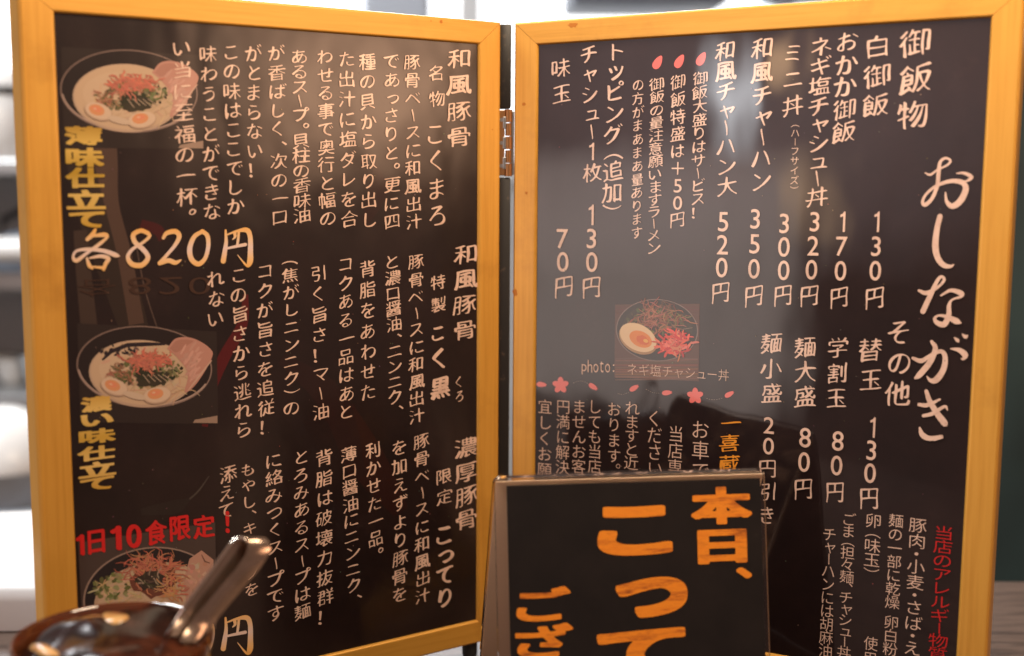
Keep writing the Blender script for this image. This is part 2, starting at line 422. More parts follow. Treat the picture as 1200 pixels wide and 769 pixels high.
# ------------------------------------------------------------------ printed pictures: flat layers of ink on the sheet
def spline(pts, n=7):
    p = np.array(pts, float); p = np.vstack([2 * p[0] - p[1], p, 2 * p[-1] - p[-2]]); out = []
    for i in range(1, len(p) - 2):
        for k in range(n):
            t = k / n; a, b, c, d = p[i - 1:i + 3]
            out.append(.5 * (2 * b + (c - a) * t + (2 * a - 5 * b + 4 * c - d) * t * t + (3 * b - a - 3 * c + d) * t ** 3))
    return np.array(out + [p[-2]])
class Print:
    def __init__(s, pl, off=.00006): s.pl, s.off, s.v, s.f, s.c, s.k = pl, off, [], [], [], 0
    def poly(s, pts, col, up=True):
        if up: s.k += 1
        o = s.off + s.k * .0000007; b = len(s.v)
        for x, y in pts: s.v.append(tuple(s.pl.P(*s.pl.px(x, y, SHEET), SHEET + o)))
        s.f.append(tuple(range(b, b + len(pts)))); s.c.append(col); return s
    def ell(s, cx, cy, rx, ry, col, rot=0, n=40, jag=0, up=True):
        pts = []
        for i in range(n):
            a = 2 * math.pi * i / n; r = 1 + jag * rnd.uniform(-1, 1); x, y = rx * r * math.cos(a), ry * r * math.sin(a)
            pts.append((cx + x * math.cos(rot) - y * math.sin(rot), cy + x * math.sin(rot) + y * math.cos(rot)))
        return s.poly(pts, col, up)
    def ring(s, cx, cy, rx, ry, w, col, rot=0, a0=0, a1=360, n=60):
        s.k += 1
        def pt(a, d):
            x, y = (rx + d) * math.cos(a), (ry + d * .8) * math.sin(a)
            return cx + x * math.cos(rot) - y * math.sin(rot), cy + x * math.sin(rot) + y * math.cos(rot)
        for i in range(n):
            u, v = R(a0 + (a1 - a0) * i / n), R(a0 + (a1 - a0) * (i + 1) / n)
            s.poly([pt(u, -w / 2), pt(v, -w / 2), pt(v, w / 2), pt(u, w / 2)], col, False)
        return s
    def stroke(s, pts, w, col, up=True):
        if up: s.k += 1
        pts = [np.array(p, float) for p in pts]; n = len(pts)
        l, r = [], []
        for i, p in enumerate(pts):
            t = pts[min(i + 1, n - 1)] - pts[max(i - 1, 0)]; t = t / (np.linalg.norm(t) + 1e-9); m = np.array([-t[1], t[0]])
            ww = (w[i] if isinstance(w, (list, tuple)) else w * (1 if 0 < i < n - 1 else .5)) / 2
            l.append(p + m * ww); r.append(p - m * ww)
        for i in range(n - 1): s.poly([l[i], l[i + 1], r[i + 1], r[i]], col, False)
        return s
    def threads(s, cx, cy, rx, ry, n, ln, w, cols, curl=.6):
        for _ in range(n):
            a, q = rnd.uniform(0, 6.28), math.sqrt(rnd.random()); x, y = cx + rx * q * math.cos(a), cy + ry * q * math.sin(a)
            d = rnd.uniform(0, 6.28); L = ln * rnd.uniform(.6, 1.3); pts = [(x, y)]
            for _ in range(4): d += rnd.uniform(-curl, curl); x += L / 4 * math.cos(d); y += L / 4 * math.sin(d) * .75; pts.append((x, y))
            s.stroke(pts, w * rnd.uniform(.6, 1.3), tuple(c * rnd.uniform(.75, 1.2) for c in rnd.choice(cols)))
        return s
    def specks(s, cx, cy, rx, ry, n, r, cols):
        for _ in range(n):
            a, q = rnd.uniform(0, 6.28), math.sqrt(rnd.random())
            s.ell(cx + rx * q * math.cos(a), cy + ry * q * math.sin(a), r * rnd.uniform(.5, 1.4), r * rnd.uniform(.3, .9), tuple(c * rnd.uniform(.7, 1.2) for c in rnd.choice(cols)), rnd.uniform(0, 3), 8, .25)
        return s
    def build(s, name, mt, parent):
        tone = .78 if name == 'dish_photo' else .9
        me = bpy.data.meshes.new(name); me.from_pydata(s.v, [], s.f); at_ = me.color_attributes.new('ink', 'FLOAT_COLOR', 'CORNER')
        buf = []
        for f, c in zip(s.f, s.c):
            q = .34 * min(1., (c[0] + c[1] + c[2]) / .5) ** 1.6 if name == 'dish_photo' and s.pl is PL else 0     # pale, faded printing, with soft glare mixed into the ink colours
            c = [v * (1 - q) + w * q for v, w in zip(c, (.60, .43, .34))]; buf += [c[0] * tone, c[1] * tone * .95, c[2] * tone * .90, 1.0] * len(f)
        at_.data.foreach_set('color', buf); me.update()
        return link(name, me, mt, parent)

# ================================================================== THE SETTING
def grain(m, sc, stops):
    t = noise(m, 1, 6, .65, sc); ramp(m, t.outputs['Fac'], stops); return t
M['table'] = mat('dark_wood_table', (.1, .08, .07), .38)
t = grain(M['table'], (7, 60, 20), [(.36, (.035, .022, .016)), (.5, (.15, .10, .075)), (.62, (.065, .042, .032)), (.72, (.23, .165, .13))])
bump(M['table'], t.outputs['Fac'], .2, .001)
tb = MB(); tb.box((0.1, -0.19, -0.014), (0.95, 0.305, 0.014), .004)
tag(tb.build('table', M['table']), kind='structure')
M['wall'] = mat('pale_wall', (.62, .62, .60), .7)
t = noise(M['wall'], 3, 3); ramp(M['wall'], t.outputs['Fac'], [(.3, (.52, .53, .53)), (.7, (.70, .69, .66))])
wl = MB(); wl.box((0.2, 2.55, 0.6), (3.2, .05, 1.6)); tag(wl.build('wall', M['wall']), kind='structure')
M['floor'] = mat('dark_floor', (.10, .09, .085), .5); t = noise(M['floor'], 6, 4); ramp(M['floor'], t.outputs['Fac'], [(.3, (.07, .065, .06)), (.7, (.14, .125, .115))])
fl = MB(); fl.box((0.2, 0.8, -0.79), (3.2, 1.7, .01)); tag(fl.build('floor', M['floor']), kind='structure')

# window far behind the board: bright sky behind it
M['pane'] = mat('daylight_pane', (.9, .9, .9), .3); nn, kk, bb = nodes(M['pane'])
t = noise(M['pane'], 2.2, 3, .5, (1, 1, .8)); bb.inputs['Emission Strength'].default_value = 1.0
r_ = ramp(M['pane'], t.outputs['Fac'], [(.36, (.85, .95, 1.1)), (.5, (2.4, 2.45, 2.5)), (.7, (3.2, 3.15, 3.0))], None); kk.new(r_.outputs[0], bb.inputs['Emission Color'])
M['white_frame'] = mat('white_paint', (.80, .80, .78), .45)
wr = empty('window', (0.2, 2.48, 0.3), 'bright wide window full of daylight far behind the standing menu board', 'window')
MB().box((0.2, 2.487, .88), (1.7, .006, .60)).build('pane', M['pane'], wr)
fr = MB()
for x in (-1.53, -.72, .02, .78, 1.93): fr.box((x, 2.465, .88), (.028, .014, .60), .004)
for z in (.27, 1.49): fr.box((.2, 2.465, z), (1.76, .016, .028), .004)
fr.build('frame', M['white_frame'], wr)

# steel kitchen shelf, left background
M['steel'] = mat('brushed_steel', (.42, .43, .44), .38, .7); t = noise(M['steel'], 8, 3, .5, (1, 1, 8)); ramp(M['steel'], t.outputs['Fac'], [(.3, (.34, .35, .36)), (.7, (.52, .53, .53))])
M['dark_steel'] = mat('dark_steel', (.17, .19, .23), .5, .3)
M['white_gloss'] = mat('white_enamel', (.82, .82, .80), .25)
M['black_plastic'] = mat('black_plastic', (.015, .015, .016), .4)
Y1 = 0.95
def zpx(y, Y): return float(at(300, y, Y)[2])
def xpx(x, Y): return float(at(x, 300, Y)[0])
sx0, sx1 = xpx(-330, Y1), xpx(330, Y1)
sh = empty('steel_shelf', ((sx0 + sx1) / 2, Y1 + .2, -.78), 'grey steel kitchen shelf out of focus behind the left side of the menu board', 'shelf')
for y, th in ((196, .010), (330, .012), (472, .010)):
    b = MB(); b.box(((sx0 + sx1) / 2, Y1 + .2, zpx(y, Y1)), ((sx1 - sx0) / 2, .2, th), .003); b.build('shelf_board', M['steel'], sh)
b = MB(); b.box(((sx0 + sx1) / 2, Y1 + .41, (zpx(170, Y1) + zpx(640, Y1)) / 2), ((sx1 - sx0) / 2, .006, (zpx(170, Y1) - zpx(640, Y1)) / 2), .002); b.build('back_panel', mat('grey_panel', (.55, .57, .58), .5), sh)
for x in (sx0 + .015, sx1 - .015):
    for yy in (Y1 + .015, Y1 + .385):
        b = MB(); b.box((x, yy, (zpx(170, Y1) - .78) / 2), (.012, .012, (zpx(170, Y1) + .78) / 2), .002); b.build('post', M['steel'], sh)
b = MB(); b.tube([(sx0, Y1 - .02, zpx(292, Y1)), (sx1, Y1 - .02, zpx(292, Y1))], .016); b.build('rail', M['white_gloss'], sh, smooth=True)

def pot(name, cx, cy, Y, rpx, zt, zb, label, cat, lidcol, base_z):
    c = at(cx, cy, Y); rr = rpx * (Y - CAM[1]) / FPX; top, bot = zpx(zt, Y), base_z
    h = top - bot; root = empty(name, (c[0], Y + rr, bot), label, cat)
    b = MB(); b.lathe([(0.001, 0), (rr * .86, 0), (rr * .97, h * .12), (rr, h * .35), (rr, h * .62), (rr * .96, h * .66)], (c[0], Y + rr, bot), 48); auto_smooth(b.build('body', M['white_gloss'], root))
    b = MB(); b.lathe([(rr * 1.015, h * .64), (rr * 1.02, h * .70), (rr * .99, h * .72)], (c[0], Y + rr, bot), 48); auto_smooth(b.build('rim', M['black_plastic'], root))
    b = MB(); b.lathe([(rr * .98, h * .71), (rr * .93, h * .82), (rr * .70, h * .93), (rr * .3, h * .98), (.001, h)], (c[0], Y + rr, bot), 48); auto_smooth(b.build('lid', lidcol, root))
pot('rice_pot', -28, 110, Y1, 56, 66, 196, 'white rounded pot with a dark rim on the top board of the steel shelf', 'pot', M['white_gloss'], zpx(196, Y1) + .0105)
# heap of white cloth on a low cart (blurred white shape above the counter)
Y2 = 0.62
bb_ = MB(); cc = at(-20, 560, Y2); rr = 78 * (Y2 - CAM[1]) / FPX; zb = zpx(640, Y2)
M['stand_grey'] = mat('grey_plastic', (.34, .38, .43), .5)
bs = MB(); bs.box((cc[0], Y2 + rr, (zpx(603, Y2) - .78) / 2), (rr * 1.5, rr, (zpx(603, Y2) + .78) / 2), .01)
tag(bs.build('side_cart', M['stand_grey'], base=(cc[0], Y2 + rr, -.78)), 'blue-grey cart carrying the white lidded pan behind the tray', 'cart')
lr = empty('lidded_pan', (cc[0], Y2 + rr, zpx(603, Y2) + .0005), 'wide white lidded pan out of focus beside the left edge of the menu board', 'pan')
zt, zb = zpx(488, Y2), zpx(603, Y2) + .0005; h = zt - zb
b = MB(); b.lathe([(.001, 0), (rr * .8, 0), (rr * .9, h * .15), (rr * .95, h * .40)], (cc[0], Y2 + rr, zb), 48); auto_smooth(b.build('body', M['stand_grey'], lr))
b = MB(); b.lathe([(rr * 1.0, h * .38), (rr, h * .45), (rr * .9, h * .66), (rr * .62, h * .86), (rr * .25, h * .97), (.001, h)], (cc[0], Y2 + rr, zb), 48); auto_smooth(b.build('lid', M['white_gloss'], lr))

# white low tray standing on the table, left
M['tray'] = mat('white_tray', (.82, .80, .77), .42, 0, .2, .3)
f0, f1 = on_table(-150, 758), on_table(75, 742)
tz = .024; nS = 24; v = []; tr = MB()
front = [on_table(-170 + 260 * i / nS, 748 - 5 * math.sin(i / nS * 2.2) - 3 * i / nS) for i in range(nS + 1)]
prof = [(0, 0), (0, .016), (.001, .021), (.004, tz), (.14, tz + .001), (.155, tz), (.156, 0)]
for p in front:
    for d, z in prof: v.append((p[0], p[1] + d - (.05 if d > .1 and p[1] + d > .20 else 0), .0006 + z))
m = len(prof); fs = [(i * m + j, (i + 1) * m + j, (i + 1) * m + j + 1, i * m + j + 1) for i in range(nS) for j in range(m - 1)]
fs += [tuple(range(m)), tuple(nS * m + k for k in range(m))[::-1]]
tr.add(v, fs); o = tr.build('tray', M['tray'], base=(front[nS // 2][0], front[nS // 2][1], 0)); auto_smooth(o, 50)
tag(o, 'low white tray with a curved front on the table left of the menu board', 'tray')

# dark teal partition, right
M['teal'] = mat('teal_partition', (.022, .055, .062), .5); t = noise(M['teal'], 5, 3); ramp(M['teal'], t.outputs['Fac'], [(.3, (.010, .022, .026)), (.7, (.045, .10, .11))])
Y3 = 0.30; px0 = xpx(1105, Y3)
b = MB(); b.box((px0 + .2, Y3, (zpx(50, Y3) - .78) / 2), (.2, .012, (zpx(50, Y3) + .78) / 2), .004)
tag(b.build('partition', M['teal'], base=(px0 + .2, Y3, -.78)), 'dark teal upright partition behind the right edge of the menu board', 'partition')
# hood bars seen above the board
Y4 = 1.9
b = MB(); x0, x1 = xpx(660, Y4), xpx(835, Y4); b.box(((x0 + x1) / 2, Y4, (zpx(14, Y4) + zpx(-120, Y4)) / 2), ((x1 - x0) / 2, .10, (zpx(-120, Y4) - zpx(14, Y4)) / 2), .01)
tag(b.build('extractor_hood', M['dark_steel'], base=((x0 + x1) / 2, Y4, zpx(14, Y4))), 'dark grey hood box before the bright window, seen above the right panel', 'hood')
Y5 = 1.6
b = MB(); x0, x1 = xpx(430, Y5), xpx(505, Y5); b.box(((x0 + x1) / 2, Y5, (zpx(40, Y5) + zpx(-120, Y5)) / 2), ((x1 - x0) / 2, .03, (zpx(-120, Y5) - zpx(40, Y5)) / 2), .008)
tag(b.build('pillar', mat('pale_blue_grey', (.42, .46, .52), .6), base=((x0 + x1) / 2, Y5, zpx(40, Y5))), 'pale blue-grey upright in front of the window, seen above the left panel', 'post')

Y6 = 2.1
b = MB(); x0, x1 = xpx(880, Y6), xpx(1085, Y6); b.box(((x0 + x1) / 2, Y6, (zpx(6, Y6) + zpx(-90, Y6)) / 2), ((x1 - x0) / 2, .02, (zpx(-90, Y6) - zpx(6, Y6)) / 2), .008)
M['sky_blue'] = mat('pale_blue_board', (.40, .55, .68), .5); t = noise(M['sky_blue'], 9, 3, .5, (.4, 1, 1)); ramp(M['sky_blue'], t.outputs['Fac'], [(.4, (.30, .44, .58)), (.6, (.75, .80, .84))])
tag(b.build('blue_board', M['sky_blue'], base=((x0 + x1) / 2, Y6, zpx(6, Y6))), 'pale blue streaked board before the window above the right panel', 'board')
Y7 = .93
kt = empty('kettle', (*at(2, 300, Y7)[:2], zpx(330, Y1) + .0125), 'dark grey kettle on the middle board of the steel shelf', 'kettle')
kc = at(2, 300, Y7); kz = zpx(330, Y1) + .0125; kr = .040
auto_smooth(MB().lathe([(.001, 0), (kr * .9, 0), (kr, kr * .3), (kr * .9, kr * .8), (kr * .55, kr * 1.15), (kr * .2, kr * 1.25), (.001, kr * 1.3)], (kc[0], Y7 + .08, kz), 40).build('body', M['dark_steel'], kt))
MB().tube([(kc[0] - kr * .8, Y7 + .08, kz + kr * .8), (kc[0] - kr * .6, Y7 + .08, kz + kr * 1.6), (kc[0], Y7 + .08, kz + kr * 1.9), (kc[0] + kr * .6, Y7 + .08, kz + kr * 1.6), (kc[0] + kr * .8, Y7 + .08, kz + kr * .8)], .005).build('handle', M['black_plastic'], kt, smooth=True)
for i in range(4):
    c = at(-45 + 26 * i, 440, Y1); r_b = .026; zb_ = zpx(472, Y1) + .0105
    o = MB().lathe([(.001, 0), (r_b * .5, 0), (r_b * .62, .004), (r_b, .03 + .004 * i), (r_b * .95, .03 + .004 * i), (r_b * .55, .006), (.001, .005)], (c[0], Y1 + .10, zb_), 32).build('small_bowl', M['white_gloss'] if i % 2 else M['steel'], base=(c[0], Y1 + .10, zb_)); auto_smooth(o)
    tag(o, ['grey bowl at the left end of the lower shelf board', 'white bowl second from the left on the lower shelf board', 'grey bowl third from the left on the lower shelf board', 'white bowl nearest the menu board on the lower shelf board'][i], 'bowl', 'bowls on the lower shelf board')
# ================================================================== THE FOLDING MENU BOARD
menu = empty('menu_board', (0, 0, 0), 'open two-panel black menu board with gold frames and white brush writing', 'menu board')
def frame(pl, a_out, a_in, b_in, b_out, zb, zi, zj, zt, parent, sgn):
    """four mitred rails; a = along the panel, z = up"""
    D = .013; g = .00010; fo = empty_part = None
    def rail(outer, inner, axis, side):
        # outer/inner: pairs of end points (2-D a,z); profile across
        prof = [(0, -D), (0, -.0014), (.03, -.0005), (.075, -.0001), (.10, 0), (.90, 0), (.94, -.0001), (.975, -.0005), (1, -.0013), (1, -.0075)]
        mb = MB(); vs = []
        for k in (0, 1):
            o_, i_ = np.array(outer[k]), np.array(inner[k])
            o2, i2 = np.array(outer[1 - k]), np.array(inner[1 - k]); d = (o2 - o_) / np.linalg.norm(o2 - o_)
            for w, dep in prof: p = o_ + (i_ - o_) * w + d * g; vs.append(pl.P(p[0], p[1], dep))
        m = len(prof); fs = [(j, j + 1, m + j + 1, m + j) for j in range(m - 1)] + [tuple(range(m)), tuple(m + j for j in range(m))[::-1], (0, m, 2 * m - 1, m - 1)]
        mb.add(vs, fs); return mb
    OUT = [(a_out, zb), (b_out, zb), (b_out, zt), (a_out, zt)]; INN = [(a_in, zi), (b_in, zi), (b_in, zj), (a_in, zj)]
    res = []
    for k in range(4):
        o = rail((OUT[k], OUT[(k + 1) % 4]), (INN[k], INN[(k + 1) % 4]), 0, 0).build('rail', M['gold_level' if k in (0, 2) else 'gold'], parent); res.append(o)
    return res
def panel(pl, a_out, a_in, b_in, b_out, zi, lab, sd):
    sheet = MB(); D = .0045
    lo, hi = min(a_in, b_in) - .004, max(a_in, b_in) + .004
    c = pl.P((lo + hi) / 2, (zi + .300) / 2, SHEET - D / 2)
    sheet.box(c, ((hi - lo) / 2, D / 2, (.300 - zi) / 2 + .004), 0, (pl.e, pl.n, pl.u))
    so = sheet.build('menu_sheet', M['sheet' + sd], menu); so['label'] = lab
    frame(pl, a_out, a_in, b_in, b_out, .0080, zi, .3000, .3110, so, 1)
    bk = MB(); bk.box(pl.P((a_out + b_out) / 2, .1595, SHEET - .0085), (abs(b_out - a_out) / 2 - .005, .0022, .146), .0005, (pl.e, pl.n, pl.u)); bk.build('back_board', M['black_edge'], so)
    for a in (a_out + (b_out - a_out) * .06, a_out + (b_out - a_out) * .94):
        f = MB(); f.lathe([(.0, 0), (.0034, 0), (.0038, .001), (.0038, .0079), (0, .0079)], pl.P(a, .0002, -.006), 20); auto_smooth(f.build('foot', M['foot'], so))
    return so
sheetL = panel(PL, -.2243, -.2106, -.01425, -.0016, .0200, 'left panel listing the ramen bowls', 'L')
sheetR = panel(PR, .0018, .0142, .2106, .2226, .0245, 'right panel listing rice dishes and other items', 'R')
# wear marks on the frames
def blot(pl, ob, x, y, rx, ry, n=14, jag=.35):
    vs = []
    for i in range(n):
        a = 2 * math.pi * i / n; r = 1 + rnd.uniform(-jag, jag); p = pl.px(x + rx * r * math.cos(a), y + ry * r * math.sin(a), 0); vs.append(pl.P(p[0], p[1], .00008))
    MB().add(vs, [tuple(range(n))]).build('wear_mark', M['gold_mark'], ob)
for a in ((671, 29.5, 6, 3.2), (617, 226, 1.6, 1.6), (603.5, 343, 3.2, 4.2), (614, 122, 2, 2)): blot(PR, sheetR, *a)
for a in ((517, 25.5, 1.8, 1.8), (505, 24.5, .8, .8), (577, 152, .8, .8)): blot(PL, sheetL, *a)
# black edge strip with a hinge between the two frames
def zed(y): return float(at(592, y, 0.0)[2])
for y0, y1 in ((28, 127), (208, 758)):
    b = MB(); z0, z1 = zed(y1), zed(y0); b.box((-.0009, .0046, (z0 + z1) / 2), (.0029, .0046, (z1 - z0) / 2), .0009); auto_smooth(b.build('edge_strip', M['black_edge'], menu))
hz0, hz1 = zed(207), zed(128); hn = MB(); zc = np.linspace(hz0, hz1, 6)
for i in range(5): hn.tube([(.0008, .0005, zc[i] + .0002), (.0008, .0005, zc[i + 1] - .0002)], .0016 if i % 2 else .0019, 14)
hinge = hn.build('hinge', M['hinge_brass'], menu); auto_smooth(hinge)
b = MB(); b.box((-.0026, .003, (hz0 + hz1) / 2), (.0016, .0042, (hz1 - hz0) / 2 - .0005), .0003); b.build('leaf', M['hinge_brass'], hinge)
b = MB(); b.box((.0026, .0045, (hz0 + hz1) / 2), (.0010, .0034, (hz1 - hz0) / 2 - .0008), .0003); b.build('leaf', M['hinge_steel'], hinge)
for i in range(3):
    b = MB(); z = hz0 + (hz1 - hz0) * (.2 + .3 * i); b.box((-.0012, -.0010, z), (.0007, .0005, .0028), .0002); b.build('rivet_plate', M['hinge_steel'], hinge)

for i in range(3):
    z = hz0 + (hz1 - hz0) * (.16 + .34 * i); MB().tube([(-.0026, -.0013, z), (-.0026, -.0008, z)], .0009, 10).build('screw', M['hinge_steel'], hinge)
# ---------------------------------------------------------------- left sheet: writing
cL, cR = M['creamL'], M['creamR']
T, D, N = 'heading', 'description', 'dish_name'
def LC(text, *a, nm=D, **k): column(PL, text, *a, k.pop('ink', cL), k.pop('sty', 'brush'), nm, **k)
def RC(text, *a, nm=N, **k): column(PR, text, *a, k.pop('ink', cR), k.pop('sty', 'brush'), nm, **k)
LC('和風豚骨', 538, 69, 538.7, 161, 28, 23, nm=T)
LC('名物', 511.5, 86, 512, 116.5, 19, 19, nm=T)
LC('こくまろ', 510, 157, 512.5, 253, 24, 27, nm=T)
LC('豚骨ベースに和風出汁', 483.5, 73, 484.5, 260, 19.5, 18.5)
LC('であっさりと。更に四', 459, 72, 459, 260, 19.5, 18.5)
LC('種の貝から取り出し', 430.7, 72.5, 432.5, 258, 19.5, 19.5)
LC('た出汁に塩ダレを合', 406, 69, 409, 256.7, 20, 19.5)
LC('わせる事で奥行と幅の', 381, 66.7, 384, 256, 20, 18.5)
LC('あるスープ。貝柱の香味油', 350.7, 66.7, 354, 252.7, 21, 18)
LC('が香ばしく、次の一口', 324, 62.7, 328, 255, 20.5, 18.5)
LC('がとまらない！', 297, 62.7, 299, 199, 20, 20)
LC('この味はここでしか', 270.7, 61, 276, 242, 21, 20)
LC('味わうことができな', 244, 64, 249, 248.7, 21, 20)
LC('い当に至福の一杯。', 212.5, 57, 219.5, 252, 24, 21)
LC('和風豚骨', 546, 298, 545, 387, 28, 23, nm=T)
LC('特製', 513, 331, 514, 357, 18, 18, nm=T)
boxes(PL, [('こ', 513, 391, 14, 17), ('く', 514, 420, 15, 24), ('黒', 516, 454.7, 23, 27)], cL, 'big', T)
LC('くろ', 538, 448, 538.7, 464, 11, 14, nm='reading_mark')
LC('豚骨ベースに和風出汁', 487.5, 307, 488.5, 488, 18.5, 17.5)
LC('と濃口醤油、ニンニク、', 460, 307, 464, 481, 18.5, 17.5)
LC('背脂をあわせた', 430.7, 315, 432, 460, 19, 20)
LC('コクある一品はあと', 405, 310, 406, 482.7, 19, 19)
LC('引く旨さ！マー油', 373, 320.7, 376.5, 482.7, 20, 19)
LC('（焦がしニンニク）の', 340, 304.7, 342, 478.7, 20, 17.5)
LC('コクが旨さを追従！', 310, 318, 312, 500, 20, 19)
LC('この旨さから逃れら', 279.5, 323, 285, 504, 20.5, 19.5)
LC('れない', 253, 327, 253, 374, 20, 20)
LC('濃厚豚骨', 546.7, 525, 546.7, 609, 26, 23, nm=T)
LC('限定', 520, 558.7, 521, 582.7, 19, 18, nm=T)
LC('こってり', 521, 626.7, 521, 700, 22, 24, nm=T, sty='big')
LC('豚骨ベースに和風出汁', 494, 517, 495.5, 698.7, 18, 17.5)
LC('を加えずより豚骨を', 468, 525, 469, 697, 18.5, 18.5)
LC('利かせた一品。', 437, 528, 441, 649, 18, 19)
LC('薄口醤油にニンニク、', 409, 533, 415, 702.7, 19, 18)
LC('背脂は破壊力抜群！', 380, 537, 381, 722.7, 19.5, 19)
LC('とろみあるスープは麺', 352.5, 536, 355, 717, 19.5, 18)
LC('に絡みつくスープです', 321, 540, 323.5, 718.7, 20.5, 18)
LC('もやし、キャベツを', 290.7, 550.7, 295, 690.7, 17.5, 16)
LC('添えて', 267.5, 556, 265, 598.7, 19.5, 20)
zz = lambda y: float(PL.px(180, y, SHEET)[1])
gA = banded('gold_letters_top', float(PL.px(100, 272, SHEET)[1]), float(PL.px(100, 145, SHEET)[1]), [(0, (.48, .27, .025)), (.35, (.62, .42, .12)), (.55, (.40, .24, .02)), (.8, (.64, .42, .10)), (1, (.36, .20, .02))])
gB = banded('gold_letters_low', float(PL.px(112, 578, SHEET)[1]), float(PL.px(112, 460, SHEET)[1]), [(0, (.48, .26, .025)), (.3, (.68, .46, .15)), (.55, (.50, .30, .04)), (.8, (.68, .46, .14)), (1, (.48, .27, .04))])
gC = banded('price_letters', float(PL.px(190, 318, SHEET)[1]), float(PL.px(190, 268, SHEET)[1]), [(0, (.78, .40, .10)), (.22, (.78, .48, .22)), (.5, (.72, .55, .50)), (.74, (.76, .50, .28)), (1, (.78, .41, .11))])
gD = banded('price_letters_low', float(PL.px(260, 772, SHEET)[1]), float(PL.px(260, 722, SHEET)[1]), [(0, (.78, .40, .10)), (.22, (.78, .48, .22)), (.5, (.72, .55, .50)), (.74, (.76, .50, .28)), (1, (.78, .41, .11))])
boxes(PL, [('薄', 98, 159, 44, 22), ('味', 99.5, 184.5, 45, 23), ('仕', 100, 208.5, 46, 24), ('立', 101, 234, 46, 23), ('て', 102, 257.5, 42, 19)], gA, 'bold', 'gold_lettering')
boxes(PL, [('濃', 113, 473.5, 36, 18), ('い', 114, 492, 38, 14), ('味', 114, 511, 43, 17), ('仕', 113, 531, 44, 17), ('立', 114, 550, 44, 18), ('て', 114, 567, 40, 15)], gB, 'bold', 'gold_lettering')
EN = [[(945, 75, 12), (948, 140, 20), (940, 200, 27), (931, 255, 30)], [(955, 100, 9), (1010, 80, 15), (1068, 74, 30), (1088, 112, 28), (1090, 200, 31), (1087, 258, 34), (1068, 281, 16), (1015, 220, 4)], [(998, 92, 20), (1000, 112, 16), (986, 128, 6)], [(1022, 84, 15), (1018, 125, 15), (1012, 165, 14)], [(955, 180, 13), (1010, 168, 17), (1060, 158, 20)]]
ZERO = [[(812, 80, 22), (762, 112, 26), (735, 180, 30), (745, 243, 30), (785, 272, 29), (824, 240, 24), (843, 170, 24), (838, 108, 26), (808, 80, 24)]]
HC_ = ((75, 255), 5.0)
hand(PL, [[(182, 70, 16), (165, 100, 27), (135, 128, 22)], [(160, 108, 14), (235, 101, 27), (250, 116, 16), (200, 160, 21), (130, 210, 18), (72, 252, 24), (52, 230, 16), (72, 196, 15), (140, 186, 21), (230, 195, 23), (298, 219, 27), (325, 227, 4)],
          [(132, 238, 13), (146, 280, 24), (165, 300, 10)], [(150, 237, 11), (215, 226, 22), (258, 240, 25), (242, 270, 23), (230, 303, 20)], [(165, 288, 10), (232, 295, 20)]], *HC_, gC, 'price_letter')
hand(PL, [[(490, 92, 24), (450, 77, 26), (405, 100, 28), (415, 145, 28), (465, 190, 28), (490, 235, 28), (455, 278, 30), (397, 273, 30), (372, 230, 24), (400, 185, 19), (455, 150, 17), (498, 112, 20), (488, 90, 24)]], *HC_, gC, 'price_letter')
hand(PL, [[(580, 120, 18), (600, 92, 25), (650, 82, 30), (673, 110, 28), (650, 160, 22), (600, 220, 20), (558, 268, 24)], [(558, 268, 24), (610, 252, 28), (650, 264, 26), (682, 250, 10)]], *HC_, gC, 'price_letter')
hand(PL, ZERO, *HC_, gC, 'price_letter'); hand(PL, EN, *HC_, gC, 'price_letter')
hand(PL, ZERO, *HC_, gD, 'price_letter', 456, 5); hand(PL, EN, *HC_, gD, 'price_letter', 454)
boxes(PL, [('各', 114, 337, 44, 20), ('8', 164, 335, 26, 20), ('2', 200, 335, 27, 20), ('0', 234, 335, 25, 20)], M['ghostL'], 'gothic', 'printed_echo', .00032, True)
boxes(PL, [('1', 94, 639, 10, 25), ('日', 113, 635, 20, 28), ('1', 136, 631, 13, 29), ('0', 157, 628.5, 18, 28), ('食', 183, 624, 25, 29), ('限', 211, 619, 24, 29), ('定', 239, 617, 25, 27), ('！', 266.5, 612, 5, 26)], M['redL'], 'ming', 'red_notice')
# ---------------------------------------------------------------- right sheet: writing
RC('御飯物', 1074, 50.7, 1070.7, 134.7, 37, 34, nm=T)
RC('白御飯', 1029, 55, 1026, 124, 31, 27)
RC('おかか御飯', 992.8, 49, 988.5, 154.7, 27, 25)
RC('ネギ塩チャシュー丼', 961.9, 54.7, 957, 231, 26, 23)
RC('ミニ丼', 929.9, 62.7, 928.8, 124, 25, 24)
RC('（ハーフサイズ）', 932, 146, 930.7, 221.5, 10, 10, nm='size_note', sty='gothic')
RC('和風チャーハン', 893.9, 57, 892, 212.7, 25.5, 25)
RC('和風チャーハン大', 850, 60, 851.5, 219, 24, 23)
RC('御飯大盛りはサービス！', 821, 92, 817, 249, 17.5, 16, nm='note')
RC('御飯特盛は＋50円', 794.7, 96, 794, 258, 17.5, 18, nm='note')
RC('御飯の量注意願いますラーメン', 770, 98.7, 766, 291, 17, 15, nm='note')
RC('の方がまあまあ量あります', 748, 100, 746, 272.7, 14, 14.5, nm='note')
RC('トッピング（追加）', 720.5, 61, 717.5, 247, 24, 24, nm=T)
RC('チャシュー1枚', 690, 64, 694, 202, 21.5, 22)
RC('味玉', 657, 80, 657.5, 110.7, 23, 23)
